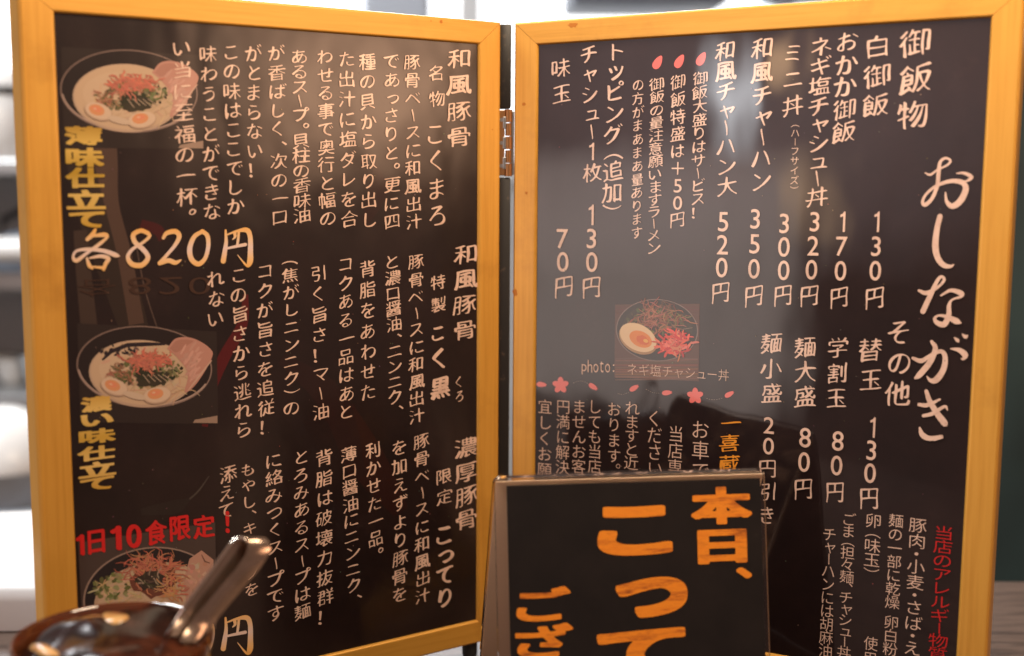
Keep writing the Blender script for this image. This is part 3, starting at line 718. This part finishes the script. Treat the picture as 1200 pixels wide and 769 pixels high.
for tx, x0, y0, x1, y1 in (('130円', 1027.5, 260, 1024.8, 348.7), ('170円', 987.5, 260, 983.5, 349), ('320円', 954.7, 260, 948.8, 347), ('300円', 919, 262, 918, 347),
                           ('350円', 885, 256.7, 882.7, 347), ('520円', 847.5, 260, 844.8, 343), ('130円', 692.8, 252, 693.9, 337.5), ('70円', 659, 280, 660, 336.7),
                           ('130円', 1022.7, 501, 1017.9, 584), ('80円', 981.9, 517, 978.7, 577), ('80円', 943.5, 513, 940.8, 573)):
    RC(tx, x0, y0, x1, y1, 22.5, 26, nm='price', dig=1.2)
RC('20円引き', 901, 498.7, 899, 604, 21, 22, nm='price', dig=1.15)
hand(PR, [[(105, 140, 7), (130, 149, 12), (165, 125, 9), (215, 100, 11), (230, 78, 12), (205, 66, 12), (180, 85, 16), (172, 130, 20), (165, 200, 20), (140, 265, 18), (105, 299, 20), (91, 284, 15), (110, 245, 13), (160, 205, 15), (230, 181, 20), (290, 188, 26), (307, 222, 30), (280, 280, 32), (240, 306, 28), (212, 282, 18), (206, 238, 7)],
          [(262, 142, 6), (300, 141, 14), (335, 160, 20), (318, 178, 12), (300, 180, 4)]], (1060, 170), 4.27, cR, 'title_letter')
hand(PR, [[(178, 357, 26), (163, 420, 28), (155, 500, 32), (165, 560, 30), (195, 600, 27), (230, 607, 17), (248, 598, 4)]], (1060, 170), 4.27, cR, 'title_letter')
hand(PR, [[(60, 107, 11), (90, 117, 18), (135, 95, 11), (163, 64, 12), (152, 50, 12), (135, 67, 15), (105, 130, 21), (76, 192, 22)],
          [(150, 127, 7), (190, 106, 14), (232, 118, 22), (232, 131, 12), (195, 145, 8), (183, 170, 17), (182, 205, 21), (165, 244, 24), (137, 240, 20), (124, 222, 13), (142, 209, 9), (175, 215, 17), (213, 232, 25), (232, 240, 6)]], (1060, 310), 3.5, cR, 'title_letter')
hand(PR, [[(35, 384, 12), (70, 395, 19), (110, 371, 14), (150, 356, 17), (167, 380, 21), (160, 430, 24), (131, 472, 26), (107, 475, 16), (92, 458, 4)],
          [(112, 316, 13), (127, 345, 21), (105, 400, 24), (62, 452, 24), (45, 465, 10)], [(205, 300, 5), (218, 311, 15), (222, 318, 6)], [(238, 285, 5), (250, 296, 16), (260, 291, 5)],
          [(190, 345, 5), (225, 351, 19), (249, 371, 25), (240, 388, 10), (232, 385, 3)]], (1060, 310), 3.5, cR, 'title_letter')
hand(PR, [[(90, 520, 16), (104, 560, 21), (134, 610, 25), (166, 653, 26), (150, 645, 6)], [(60, 574, 14), (95, 576, 17), (145, 553, 9)], [(78, 620, 13), (115, 611, 16), (165, 582, 12), (177, 597, 5)],
          [(63, 670, 9), (74, 698, 22), (105, 713, 20), (156, 706, 13), (122, 722, 4)]], (1060, 310), 3.5, cR, 'title_letter')
RC('その他', 1054, 390, 1052.5, 461, 30, 30, nm=T)
RC('替玉', 1020, 410.7, 1020, 445, 27, 27)
RC('学割玉', 982.7, 408, 980, 466.7, 24, 24)
RC('麺大盛', 944, 408, 944, 465, 26, 25)
RC('麺小盛', 903.5, 402.7, 904.8, 461, 25, 24)
RC('一喜蔵', 856, 496, 854.7, 544, 24, 20, nm='shop_name', ink=M['orangeR'])
def small(t, x0, y0, x1, y1, w, h): RC(t, x0, y0, x1, y1, w, h, nm='note', sty='gothic')
small('お車で', 820.5, 504, 821, 552, 20, 21); small('当店専', 792, 509, 791, 548, 17, 18); small('ください', 766.7, 490.7, 767.5, 550, 17, 19)
small('れますと近', 741, 478.7, 739.5, 543, 16.5, 16); small('おります。', 719.5, 480, 719.5, 550, 15.5, 16); small('しても当店', 697, 477, 696.8, 547, 15.5, 16)
small('ませんお客', 678.7, 477, 678, 547, 16, 16); small('円満に解決', 660, 477, 659, 548, 15.5, 16); small('宜しくお願', 638.7, 477, 638, 551, 16, 16)
boxes(PR, [(c_, 684.5 + i * 6.9, 430.5 + dy, w_, h_) for i, (c_, w_, h_, dy) in enumerate((('p', 5.5, 12, 2.5), ('h', 5.5, 14.5, -1.2), ('o', 5.8, 10, 1), ('t', 4.2, 13, -.6), ('o', 5.8, 10, 1), (':', 1.8, 9, 1)))], cR, 'gothic', 'photo_caption')
RC('ネギ塩チャシュー丼', 741, 433, 848, 440, 12.5, 13.5, nm='photo_caption', sty='thin', vertical=False)
RC('当店のアレルギー物質', 1106, 625, 1098.7, 767, 22, 15.5, nm='red_notice', sty='gothic', ink=M['redR'])
small('豚肉・小麦・さば・え', 1075.5, 616, 1068.8, 760, 20, 16.5); small('麺の一部に乾燥 卵白粉', 1050, 610.7, 1043, 761, 16.5, 15); small('卵（味玉）', 1023.5, 610.7, 1021, 671, 18.5, 16)
small('使用', 1020.5, 754.7, 1019.5, 772, 15.5, 15.5); small('ごま（担々麺、チャシュー丼', 994.7, 609, 989, 765, 16, 14.5); small('チャーハンには胡麻油', 972, 626.7, 967.5, 762.7, 15.5, 15.5)

# ---------------------------------------------------------------- printed pictures
CRM, GRN, DKG, RED, PNK, ORG = (.62, .46, .30), (.10, .13, .03), (.025, .03, .015), (.55, .05, .02), (.50, .20, .17), (.78, .22, .04)
def ramen(ox, oy, sc=1.0, dark=0):
    p = Print(PL, .00010); X = lambda x: ox + x * sc; Yv = lambda y: oy + y * sc
    E = lambda x, y, rx, ry, c, rot=0, jag=0, n=40: p.ell(X(x), Yv(y), rx * sc, ry * sc, c, rot, n, jag)
    p.poly([(X(-80), Yv(-52)), (X(86), Yv(-42)), (X(88), Yv(68)), (X(-76), Yv(66))], (.022, .014, .013))
    p.poly([(X(60), Yv(63)), (X(87), Yv(58)), (X(87), Yv(67)), (X(58), Yv(66.5))], (.22, .15, .12))
    E(0, 0, 80, 48, (.016, .010, .010), .06)
    p.ring(X(0), Yv(0), 80 * sc, 48 * sc, 1.6, (.16, .11, .11), .06)
    p.ring(X(0), Yv(0), 79 * sc, 46 * sc, 2.2, (.34, .26, .25), .06, 20, 170)
    E(-3, 8, 63, 40, (.50, .37, .27), .06); E(-3, 7, 61, 38, CRM, .06); E(-12, 4, 42, 26, (.66, .50, .34), .06)
    for r in range(26):
        a = rnd.uniform(0, 6.28); E(-3 + 50 * math.cos(a) * rnd.uniform(.5, 1), 8 + 31 * math.sin(a) * rnd.uniform(.5, 1), rnd.uniform(2, 7), rnd.uniform(1, 4), tuple(c * rnd.uniform(.86, 1.13) for c in CRM), rnd.uniform(0, 3), .15, 14)
    if dark: p.stroke([(X(-50), Yv(-8)), (X(-40), Yv(-18)), (X(-20), Yv(-26)), (X(2), Yv(-27)), (X(25), Yv(-27))], 5 * sc, (.02, .014, .02)); p.specks(X(-30), Yv(-20), 22, 6, 26, 2.6, [(.02, .014, .02), (.10, .07, .06)])
    p.threads(X(20), Yv(16), 36 * sc, 18 * sc, 60, 20 * sc, .9, [(.70, .55, .36), (.45, .32, .18), (.55, .38, .22)], .3)
    # slice of roast pork
    SP = lambda L: [tuple(v) for v in spline([(a_, b_, 1) for a_, b_ in L + L[:1]], 5)[:-1, :2]]
    p.poly(SP([(X(27), Yv(-22)), (X(38), Yv(-34)), (X(58), Yv(-34)), (X(78), Yv(-22)), (X(80), Yv(-10)), (X(62), Yv(20)), (X(48), Yv(30)), (X(52), Yv(8)), (X(40), Yv(-10))]), PNK)
    p.poly(SP([(X(30), Yv(-22)), (X(40), Yv(-32)), (X(58), Yv(-31)), (X(50), Yv(-25)), (X(38), Yv(-17))]), (.36, .11, .09))
    for r in range(34):
        f = rnd.random(); br = rnd.uniform(.82, 1.25); E(54 + 16 * f + rnd.uniform(-9, 9) - 8 * f, -20 + 34 * f + rnd.uniform(-6, 6), rnd.uniform(3, 8), rnd.uniform(.8, 2.2), (.58 * br, .29 * br, .26 * br), rnd.uniform(-1.2, -.4), .2, 12)
    p.stroke([(X(52), Yv(28)), (X(66), Yv(10)), (X(80), Yv(-8))], 2.4 * sc, (.62, .40, .33))
    # toppings
    p.specks(X(2), Yv(6), 34 * sc, 17 * sc, 60, 4 * sc, [GRN, (.06, .07, .03), (.16, .16, .07)])
    E(10, 14, 20, 10, (.035, .032, .018), -.1, .18, 24); E(0, 8, 12, 7, DKG, 0, .2, 20)
    p.specks(X(30), Yv(4), 15 * sc, 11 * sc, 40, 2.6 * sc, [GRN, (.13, .17, .05), DKG])
    p.threads(X(-2), Yv(-7), 20 * sc, 8 * sc, 70, 15 * sc, 1.7 * sc, [RED, (.62, .10, .05), (.45, .03, .02)], .8)
    p.threads(X(12), Yv(-10), 16 * sc, 5 * sc, 40, 13 * sc, 1.6 * sc, [(.65, .09, .04), RED], .8)
    p.threads(X(-28), Yv(9), 11 * sc, 8 * sc, 34, 11 * sc, 1.3 * sc, [(.42, .16, .06), (.30, .08, .03), GRN], .9)
    for r in range(5): p.stroke([(X(-2 + r * 6), Yv(9)), (X(6 + r * 7), Yv(18 + rnd.uniform(-2, 2)))], 1.5 * sc, (.55, .45, .34))
    # halved eggs
    for ex, ey, rot in ((-36, 24, .35), (15, 34, -.15)):
        E(ex, ey, 17, 10, (.46, .33, .24), rot); E(ex, ey - 1, 16, 9, (.74, .58, .44), rot); E(ex - 2, ey - 2, 9.5, 6.2, (.78, .28, .07), rot); E(ex - 2, ey - 3, 6, 3, (.85, .22, .08), rot, .15); E(ex - 4, ey - 3.5, 2, 1, (.85, .55, .35), rot)
    E(-12, 34, 14, 4, (.66, .54, .42), .25)
    return p
ramen(151, 107, 1.0).build('dish_photo', M['printL'], sheetL)
ramen(169, 430, .985, 1).build('dish_photo', M['printL'], sheetL)
# third bowl: dark bowl with a heap of red threads
p = Print(PL, .00010)
p.poly([(91, 632), (96, 635), (252, 612), (254, 737), (98, 762)], (.050, .034, .034))
p.ell(178, 700, 80, 58, (.013, .010, .014), -.12); p.ring(178, 700, 80, 58, 2, (.20, .15, .15), -.12); p.ell(180, 704, 70, 45, (.50, .36, .24), -.12); p.ell(182, 705, 68, 43, (.60, .45, .31), -.12)
p.poly([(215, 680), (222, 655), (236, 645), (250, 656), (250, 672), (232, 712), (218, 706)], (.50, .25, .20)); p.specks(234, 676, 14, 20, 22, 4, [(.58, .32, .27), (.42, .17, .14), (.62, .40, .33)]); p.stroke([(236, 650), (240, 658), (246, 660)], 2, (.15, .06, .05))
p.threads(140, 690, 30, 16, 90, 14, 1.5, [(.70, .58, .32), (.55, .44, .20), (.66, .50, .30)], .5); p.specks(132, 688, 24, 15, 44, 3.2, [(.12, .18, .03), (.20, .26, .07), (.07, .10, .02)])
p.ell(180, 678, 26, 22, (.14, .03, .015), 0, 30, .12); p.threads(178, 668, 28, 17, 150, 19, 1.3, [RED, (.62, .08, .03), (.40, .03, .015), (.55, .16, .04)], .8)
p.ell(176, 680, 16, 11, (.03, .022, .018), -.1, 24, .2); p.threads(178, 680, 13, 8, 22, 14, 1.6, [(.07, .05, .04), (.25, .20, .17), (.04, .05, .02)], .7); p.threads(200, 690, 14, 12, 60, 12, 1.3, [(.66, .24, .04), (.60, .30, .08), RED], .8)
p.build('dish_photo', M['printL'], sheetL)
# rice bowl picture on the right sheet
p = Print(PR, .00010)
p.poly([(721, 357), (820, 356), (819, 447), (720, 442)], (.090, .036, .024))
for i in range(14): y = 420 + i * 1.9; p.stroke([(721, y + rnd.uniform(-1, 1)), (770, y + rnd.uniform(-1, 1)), (818, y + rnd.uniform(-1, 1))], rnd.uniform(1, 2.6), tuple(c * rnd.uniform(.6, 1.7) for c in (.13, .055, .035)))
for i in range(4): y = 360 + i * 3; p.stroke([(721, y), (770, y), (819, y)], 1.6, tuple(c * rnd.uniform(.6, 1.4) for c in (.10, .035, .022)))
p.ell(770, 387, 47.5, 36, (.016, .011, .009), .05); p.ring(770, 387, 47.5, 36, 1.2, (.22, .16, .15), .05); p.ell(771, 384, 41, 28, (.030, .022, .012), .05)
p.specks(768, 376, 34, 16, 80, 3.2, [(.06, .08, .02), (.12, .15, .04), (.09, .05, .02)]); p.threads(772, 374, 30, 15, 120, 15, 1.1, [(.30, .09, .05), (.40, .15, .09), (.16, .05, .03), (.22, .14, .06)], .8)
p.threads(768, 366, 12, 9, 30, 17, 1.0, [(.42, .18, .12), (.32, .10, .06)], .5)
p.ell(748, 397.5, 24, 16, (.42, .25, .12), .5); p.ell(748, 395.5, 23, 15, (.80, .60, .38), .5); p.ell(751, 397.5, 14, 9, (.78, .26, .05), .45); p.ell(753, 398.5, 8, 5, (.70, .15, .03), .45, 20, .12); p.ell(757, 399.5, 3, 2, (.85, .48, .10), .4)
p.threads(791, 402, 18, 12, 110, 12, 2.3, [(.72, .06, .04), (.80, .12, .08), (.60, .03, .03), (.80, .22, .15)], .35)
p.stroke([(800, 386), (812, 384)], .8, (.4, .3, .25))
p.build('dish_photo', M['printR'], sheetR)
# blossom and petal ornaments
def petal(cx, cy, rx, ry, rot, notch=False):
    q = Print(PR, .00012); pts = []
    for i in range(22):
        a = 2 * math.pi * i / 22; r = 1.0; x, y = rx * math.cos(a), ry * math.sin(a) * (1 - .35 * math.cos(a) * .9)
        if notch and abs(a) < .28: x *= .72
        if notch and abs(a - 2 * math.pi) < .28: x *= .72
        pts.append((cx + x * math.cos(rot) - y * math.sin(rot), cy + x * math.sin(rot) + y * math.cos(rot)))
    q.poly(pts, (.80, .17, .16)); q.build('petal', M['printR'], sheetR)
for x, y in ((771, 73), (796.5, 71.8), (822, 69)): petal(x, y, 8.8, 4.6, -1.05)
for x, y, r in ((635, 450.7, .1), (695.5, 453.5, .6), (743.5, 454.7, -.55), (782, 460.3, -.1), (855, 462, -.5)): petal(x, y, 6.2, 2.8, r, True)
for x, y in ((657, 451.5), (814.7, 464)):
    q = Print(PR, .00012)
    for k in range(5):
        a = -1.57 + k * 2 * math.pi / 5; q.ell(x + 4.8 * math.cos(a), y + 4.8 * math.sin(a), 5, 3.4, (.80, .17, .16), a, 16)
    q.ell(x, y, 4, 4, (.80, .17, .16), 0, 16); q.build('blossom', M['printR'], sheetR)
for x0, y0, x1, y1, bow in ((672, 449, 690, 450, -3), (724, 461, 738, 459, 2), (757, 456, 774, 460.5, 2), (828, 467, 848, 466, 2)):
    q = Print(PR, .00012)
    for k in range(7):
        f = k / 7; g_ = (k + .5) / 7; q.stroke([(x0 + (x1 - x0) * f, y0 + (y1 - y0) * f + bow * math.sin(3.14 * f)), (x0 + (x1 - x0) * g_, y0 + (y1 - y0) * g_ + bow * math.sin(3.14 * g_))], .9, (.35, .28, .24))
    q.build('dotted_line', M['printR'], sheetR)['kind'] = 'stuff'
# brown bands and printed red swirls behind the left-hand dishes
SW = [0]
def swirl(pts, w, col):
    SW[0] += 1; q = Print(PL, .00001 + SW[0] * .000005); q.stroke(spline([(*p, v) for p, v in zip(pts, w)], 5)[:, :2].tolist(), spline([(*p, v) for p, v in zip(pts, w)], 5)[:, 2].tolist(), col); q.build('swirl_band', M['printL'], sheetL)
swirl([(104, 150), (108, 200), (116, 260), (140, 330), (168, 420)], [64, 56, 44, 40, 30], (.026, .016, .012))
swirl([(118, 150), (124, 190), (131, 240), (146, 300), (160, 380)], [34, 28, 17, 17, 18], (.075, .043, .032))
swirl([(94, 270), (98, 320), (106, 400)], [16, 18, 20], (.045, .028, .022))
swirl([(160, 290), (170, 340), (186, 390)], [1.2, 1.5, 1], (.09, .06, .05))
swirl([(288, 345), (284, 380), (262, 420), (246, 460), (240, 500)], [6, 12, 14, 12, 7], (.085, .005, .007)); swirl([(165, 262), (185, 270), (190, 282)], [10, 13, 8], (.05, .004, .005))
swirl([(440, 190), (442, 225), (428, 262)], [4, 22, 8], (.020, .006, .006)); swirl([(400, 480), (430, 540), (470, 600)], [30, 44, 20], (.022, .006, .005)); swirl([(330, 420), (390, 470), (420, 560)], [14, 34, 20], (.018, .006, .006))
swirl([(205, 598), (230, 578), (245, 558)], [2, 2, 1], (.06, .05, .045)); swirl([(165, 600), (205, 594), (222, 585)], [8, 16, 3], (.018, .012, .011))
# dust and small scratches on the film
for pl, ob, sd, bx, nd in ((PL, sheetL, 'L', (100, 70, 550, 700), 80), (PR, sheetR, 'R', (640, 70, 1110, 740), 80)):
    q = Print(pl, .00041)
    for _ in range(nd):
        x, y = rnd.uniform(bx[0], bx[2]), rnd.uniform(bx[1], bx[3]); q.ell(x, y, rnd.uniform(.3, .9), rnd.uniform(.3, .8), tuple(c * rnd.uniform(.3, 1) for c in (.30, .22, .15)), rnd.uniform(0, 3), 7, .3, up=False)
    o = q.build('dust', M['print' + sd], ob); o['kind'] = 'stuff'

# ================================================================== ACRYLIC SIGN STAND
sTL = np.array([-0.0046, -0.1183, 0.1156]); yawS, leS, leB = R(7.19), R(9.70), R(22)
eS = np.array([math.cos(yawS), math.sin(yawS), 0]); nB = np.array([-math.sin(yawS), math.cos(yawS), 0])
upS = np.array([0, 0, 1.]) * math.cos(leS) + nB * math.sin(leS); upB = np.array([0, 0, 1.]) * math.cos(leB) - nB * math.sin(leB)
WC = .105; PS = Plane(sTL - upS * .1165, eS, upS); HC = .1165     # card plane, a in 0..WC, b up
M['acrylic'] = mat('clear_acrylic', (.98, .93, .88), .04, IOR=1.49); nodes(M['acrylic'])[2].inputs['Transmission Weight'].default_value = 1.0
M['card'] = mat('black_card', (.011, .009, .010), .6, 0, .1, .2); t = noise(M['card'], 40, 5, .7); ramp(M['card'], t.outputs['Fac'], [(.35, (.0075, .006, .0065)), (.66, (.0125, .0095, .0095)), (.8, (.030, .023, .020))]); nodes(M['card'])[2].inputs['Specular IOR Level'].default_value = .22
M['sign_orange'] = mat('orange_wood_print', (.8, .3, .03), .55, 0, .15, .2); t = noise(M['sign_orange'], 1, 6, .7, (60, 60, 330)); ramp(M['sign_orange'], t.outputs['Fac'], [(.26, (.10, .022, .003)), (.38, (.52, .14, .008)), (.50, (.80, .26, .012)), (.62, (.72, .21, .010)), (.74, (.42, .10, .006))])
M['pale_card'] = mat('pale_card', (.95, .70, .47), .6)
base = PS.P(WC / 2, 0, 0); base[2] = 0
hold = empty('acrylic_stand', tuple(base), 'clear acrylic tent stand with rounded corners holding the black and orange sign card', 'sign stand')
topc = PS.o + upS * (HC + .0030)                                     # fold line
th = .0016
def sheet_slab(o, e, u, n, a0, a1, b0, b1, t0, t1, r=.004):
    """flat slab with two rounded top corners"""
    pts = [(a0, b0), (a1, b0)]
    for k in range(7): a = math.pi / 2 * k / 6; pts.append((a1 - r + r * math.cos(a), b1 - r + r * math.sin(a)))
    for k in range(7): a = math.pi / 2 + math.pi / 2 * k / 6; pts.append((a0 + r + r * math.cos(a), b1 - r + r * math.sin(a)))
    m = len(pts); vs = [o + e * a + u * b + n * t0 for a, b in pts] + [o + e * a + u * b + n * t1 for a, b in pts]
    return MB().add(vs, [tuple(range(m))[::-1], tuple(range(m, 2 * m))] + [(k, (k + 1) % m, m + (k + 1) % m, m + k) for k in range(m)])
zlen = float(PS.o[2] / math.cos(leS))
sheet_slab(PS.o, eS, upS, PS.n, -.0048, WC + .0022, -zlen + .0016, HC + .0046, -.0004 - th, -.0004, .0035).build('front_leaf', M['acrylic'], hold)
bo = PS.P(0, HC + .0030, -.0004 - th - .0004)                       # hinge line of the rear leaf
nbk = np.cross(eS, upB); nbk = nbk if nbk[1] > 0 else -nbk
lb = float((bo[2]) / math.cos(leB))
sheet_slab(bo, eS, upB, nbk, -.0048, WC + .0022, -lb + .0012, 0, 0, th, .003).build('rear_leaf', M['acrylic'], hold)
cd_ = MB(); cd_.box(PS.P(WC / 2, HC / 2, 0), (WC / 2, .0003, HC / 2), 0, (eS, PS.n, upS))
card = empty('sign_card', tuple(base), 'black card with big orange lettering standing in the clear acrylic stand', 'sign card')
cface = cd_.build('card', M['card'], card)
pc = MB(); pc.box(bo + eS * (WC / 2 - .0010) + upB * (-lb / 2 + .0010) - nbk * .0008, (WC / 2 + .0030, .0003, lb / 2 - .0020), 0, (eS, nbk, upB))
tag(pc.build('blank_card', M['pale_card'], base=tuple(bo - upB * lb)), 'plain pale beige card on the rear leaf of the acrylic stand', 'card')
boxes(PS, [('本', 845.5, 592.5, 71, 44), ('日', 846.5, 640.5, 58, 40), ('、', 872, 671.5, 18, 13)], M['sign_orange'], 'sign', 'lettering', .0005)
boxes(PS, [('こ', 744, 622, 88, 58), ('っ', 764, 700, 84, 47), ('て', 752, 765, 104, 56)], M['sign_orange'], 'sign', 'lettering', .0005)
boxes(PS, [('ご', 637, 708, 64, 40), ('ざ', 638, 751, 68, 40)], M['sign_orange'], 'sign_small', 'lettering', .0005)
write_all({id(PL): sheetL, id(PR): sheetR, id(PS): cface})

# ================================================================== RELISH BOWL WITH LADLE
M['brown_glass'] = mat('brown_glass', (.20, .055, .018), .08, 0, 1, .03, IOR=1.45); nodes(M['brown_glass'])[2].inputs['Transmission Weight'].default_value = .55
M['relish'] = mat('dark_relish', (.018, .006, .004), .22, 0, .12, .03)
nodes(M['relish'])[2].inputs['Specular IOR Level'].default_value = .35
t = noise(M['relish'], 55, 4, .6); ramp(M['relish'], t.outputs['Fac'], [(.38, (.007, .0024, .002)), (.55, (.022, .0055, .003)), (.70, (.085, .020, .007))])
M['garlic'] = mat('pale_slice', (.52, .27, .085), .25, 0, .8, .1); t = noise(M['garlic'], 120, 3); ramp(M['garlic'], t.outputs['Fac'], [(.35, (.30, .11, .03)), (.6, (.60, .34, .12))])
M['ladle'] = mat('ladle_steel', (.40, .33, .28), .2, .9); t = noise(M['ladle'], 90, 4); ramp(M['ladle'], t.outputs['Fac'], [(.3, (.34, .25, .19)), (.7, (.48, .37, .30))])
M['polished'] = mat('highlight_edge', (.92, .84, .74), .12, 1.0)  # bright metal for the added highlight line on the ladle handle
dB = .428; cB = CAM + ray(133, 752) * dB; rB = .0332; zR = cB[2]
bowl = empty('relish_bowl', (cB[0], cB[1], 0), 'small round brown glass bowl of dark relish in front of the left panel', 'bowl')
prof = [(.001, .001), (rB * .55, .001), (rB * .62, .004), (rB * .80, zR * .25), (rB * .98, zR * .6), (rB * 1.03, zR * .82), (rB * 1.0, zR * .95), (rB * 1.03, zR * .985), (rB * 1.035, zR * 1.015), (rB * 1.01, zR * 1.035), (rB * .975, zR * 1.025), (rB * .95, zR * .97), (rB * .95, zR * .8), (rB * .9, zR * .6), (rB * .72, zR * .3), (rB * .5, zR * .1), (.001, zR * .08)]
auto_smooth(MB().lathe(prof, (cB[0], cB[1], 0), 72).build('body', M['brown_glass'], bowl), 60)
# lumpy glossy relish heaped in the bowl
lumps = [(rnd.uniform(-1, 1) * rB * .7, rnd.uniform(-1, 1) * rB * .7, rnd.uniform(.011, .018), rnd.uniform(.0006, .0022)) for _ in range(18)]
lumps += [(rnd.uniform(-1, 1) * rB * .8, rnd.uniform(-1, 1) * rB * .8, rnd.uniform(.006, .010), rnd.uniform(.0004, .0011)) for _ in range(26)]
lumps += [(.008, .014, .020, .0050), (-.016, .000, .018, .0024)]
nr, na = 40, 96; vs, fs = [], []
for i in range(nr + 1):
    r = rB * .945 * i / nr
    for j in range(na):
        a = 2 * math.pi * j / na; x, y = r * math.cos(a), r * math.sin(a); q = 1 - (r / (rB * .945)) ** 2
        z = .004 * q + sum(h_ * math.exp(-((x - lx) ** 2 + (y - ly) ** 2) / (2 * (s_ * .5) ** 2)) for lx, ly, s_, h_ in lumps) * min(1, q * 3)
        vs.append((cB[0] + x, cB[1] + y, zR * .962 + z))
for i in range(nr):
    for j in range(na): fs.append((i * na + j, i * na + (j + 1) % na, (i + 1) * na + (j + 1) % na, (i + 1) * na + j))
rel = MB().add(vs, fs).build('relish', M['relish'], base=(cB[0], cB[1], zR * .93), smooth=True)
tag(rel, 'dark brown glossy oily relish heaped in the small brown bowl', 'relish')
def relz(x, y):
    r = math.hypot(x, y); q = max(0, 1 - (r / (rB * .945)) ** 2)
    return zR * .962 + .004 * q + sum(h_ * math.exp(-((x - lx) ** 2 + (y - ly) ** 2) / (2 * (s_ * .5) ** 2)) for lx, ly, s_, h_ in lumps) * min(1, q * 3)
def slice_(dx, dy, rx, ry, rot, tilt, label):
    x0, y0 = dx, dy; z0 = relz(x0, y0); vs, fs = [], []; n = 20; m = 6; k = rnd.random() * 6
    for i in range(m + 1):
        for j in range(n):
            a = 2 * math.pi * j / n; f = i / m; rr_ = 1 + .16 * math.sin(2 * a + k) + .08 * math.sin(3 * a); x, y = rx * f * rr_ * math.cos(a), ry * f * rr_ * math.sin(a)
            X, Y_ = x * math.cos(rot) - y * math.sin(rot), x * math.sin(rot) + y * math.cos(rot)
            vs.append((cB[0] + x0 + X, cB[1] + y0 + Y_, z0 + .0016 * math.sqrt(max(0, 1 - f ** 4)) + tilt * x - .0006 + .0005 * math.sin(300 * x + k)))
    for i in range(m):
        for j in range(n): fs.append((i * n + j, i * n + (j + 1) % n, (i + 1) * n + (j + 1) % n, (i + 1) * n + j))
    o = MB().add(vs, fs).build('pale_slice', M['garlic'], base=(cB[0] + x0, cB[1] + y0, z0), smooth=True)
    tag(o, label, 'food slice', 'pale slices in the dark relish')
slice_(-.0130, .0150, .0052, .0026, .2, .05, 'thin pale slice at the back left rim of the relish bowl')
slice_(-.0005, .0040, .0062, .0042, -.3, .1, 'thick yellow-brown slice in the middle of the dark relish')
slice_(.0230, .0110, .0050, .0030, -.5, -.1, 'pale slice beside the ladle handle at the right of the relish')
slice_(-.0190, -.0150, .0070, .0028, -.6, 0, 'long pale slice at the front left of the relish bowl')
# ladle: a folded steel handle rising out of the relish
lad = empty('ladle', tuple(CAM + ray(226, 716) * (dB - .004) - np.array([0, 0, .03])), 'steel ladle with a folded looped handle standing in the brown relish bowl', 'ladle')
dl = .424
path = [(196, 745), (219, 706), (243, 675), (262, 649), (270, 638), (275, 632.5), (281, 630), (287, 631), (291, 635.5), (292, 642), (289, 651), (278, 667), (254, 695), (231, 722), (212, 752)]
ex = np.array([.0064, .0048, -.0016]); tk = .00045
P3 = [CAM + ray(x, y) * (dl + .00010 * (745 - y)) for x, y in path]; vs, fs = [], []
vd = FWD / np.linalg.norm(FWD)
for i, pnt in enumerate(P3):
    tt = P3[min(i + 1, len(P3) - 1)] - P3[max(i - 1, 0)]; tt /= np.linalg.norm(tt); nn_ = np.cross(tt, vd); nn_ /= np.linalg.norm(nn_)
    vs += [pnt + nn_ * tk, pnt - nn_ * tk, pnt - nn_ * tk + ex, pnt + nn_ * tk + ex]
for i in range(len(P3) - 1):
    for j in range(4): fs.append((i * 4 + j, i * 4 + (j + 1) % 4, (i + 1) * 4 + (j + 1) % 4, (i + 1) * 4 + j))
fs += [(0, 1, 2, 3), tuple((len(P3) - 1) * 4 + k for k in (3, 2, 1, 0))]
auto_smooth(MB().add(vs, fs).build('handle', M['ladle'], lad), 50)
MB().tube([p_ - vd * .0004 for p_ in P3[:9]], .0006, 10).build('handle_highlight', M['polished'], lad, smooth=True)  # thin bright tube added to make the highlight along the handle's bevel
cc_ = P3[0] * .5 + P3[-1] * .5 + ex * .5
auto_smooth(MB().lathe([(.001, -.012), (.006, -.011), (.010, -.006), (.0115, 0), (.0108, 0), (.0095, -.0055), (.001, -.011)], tuple(cc_ - np.array([.004, .006, .012])), 32).build('cup', M['ladle'], lad), 60)
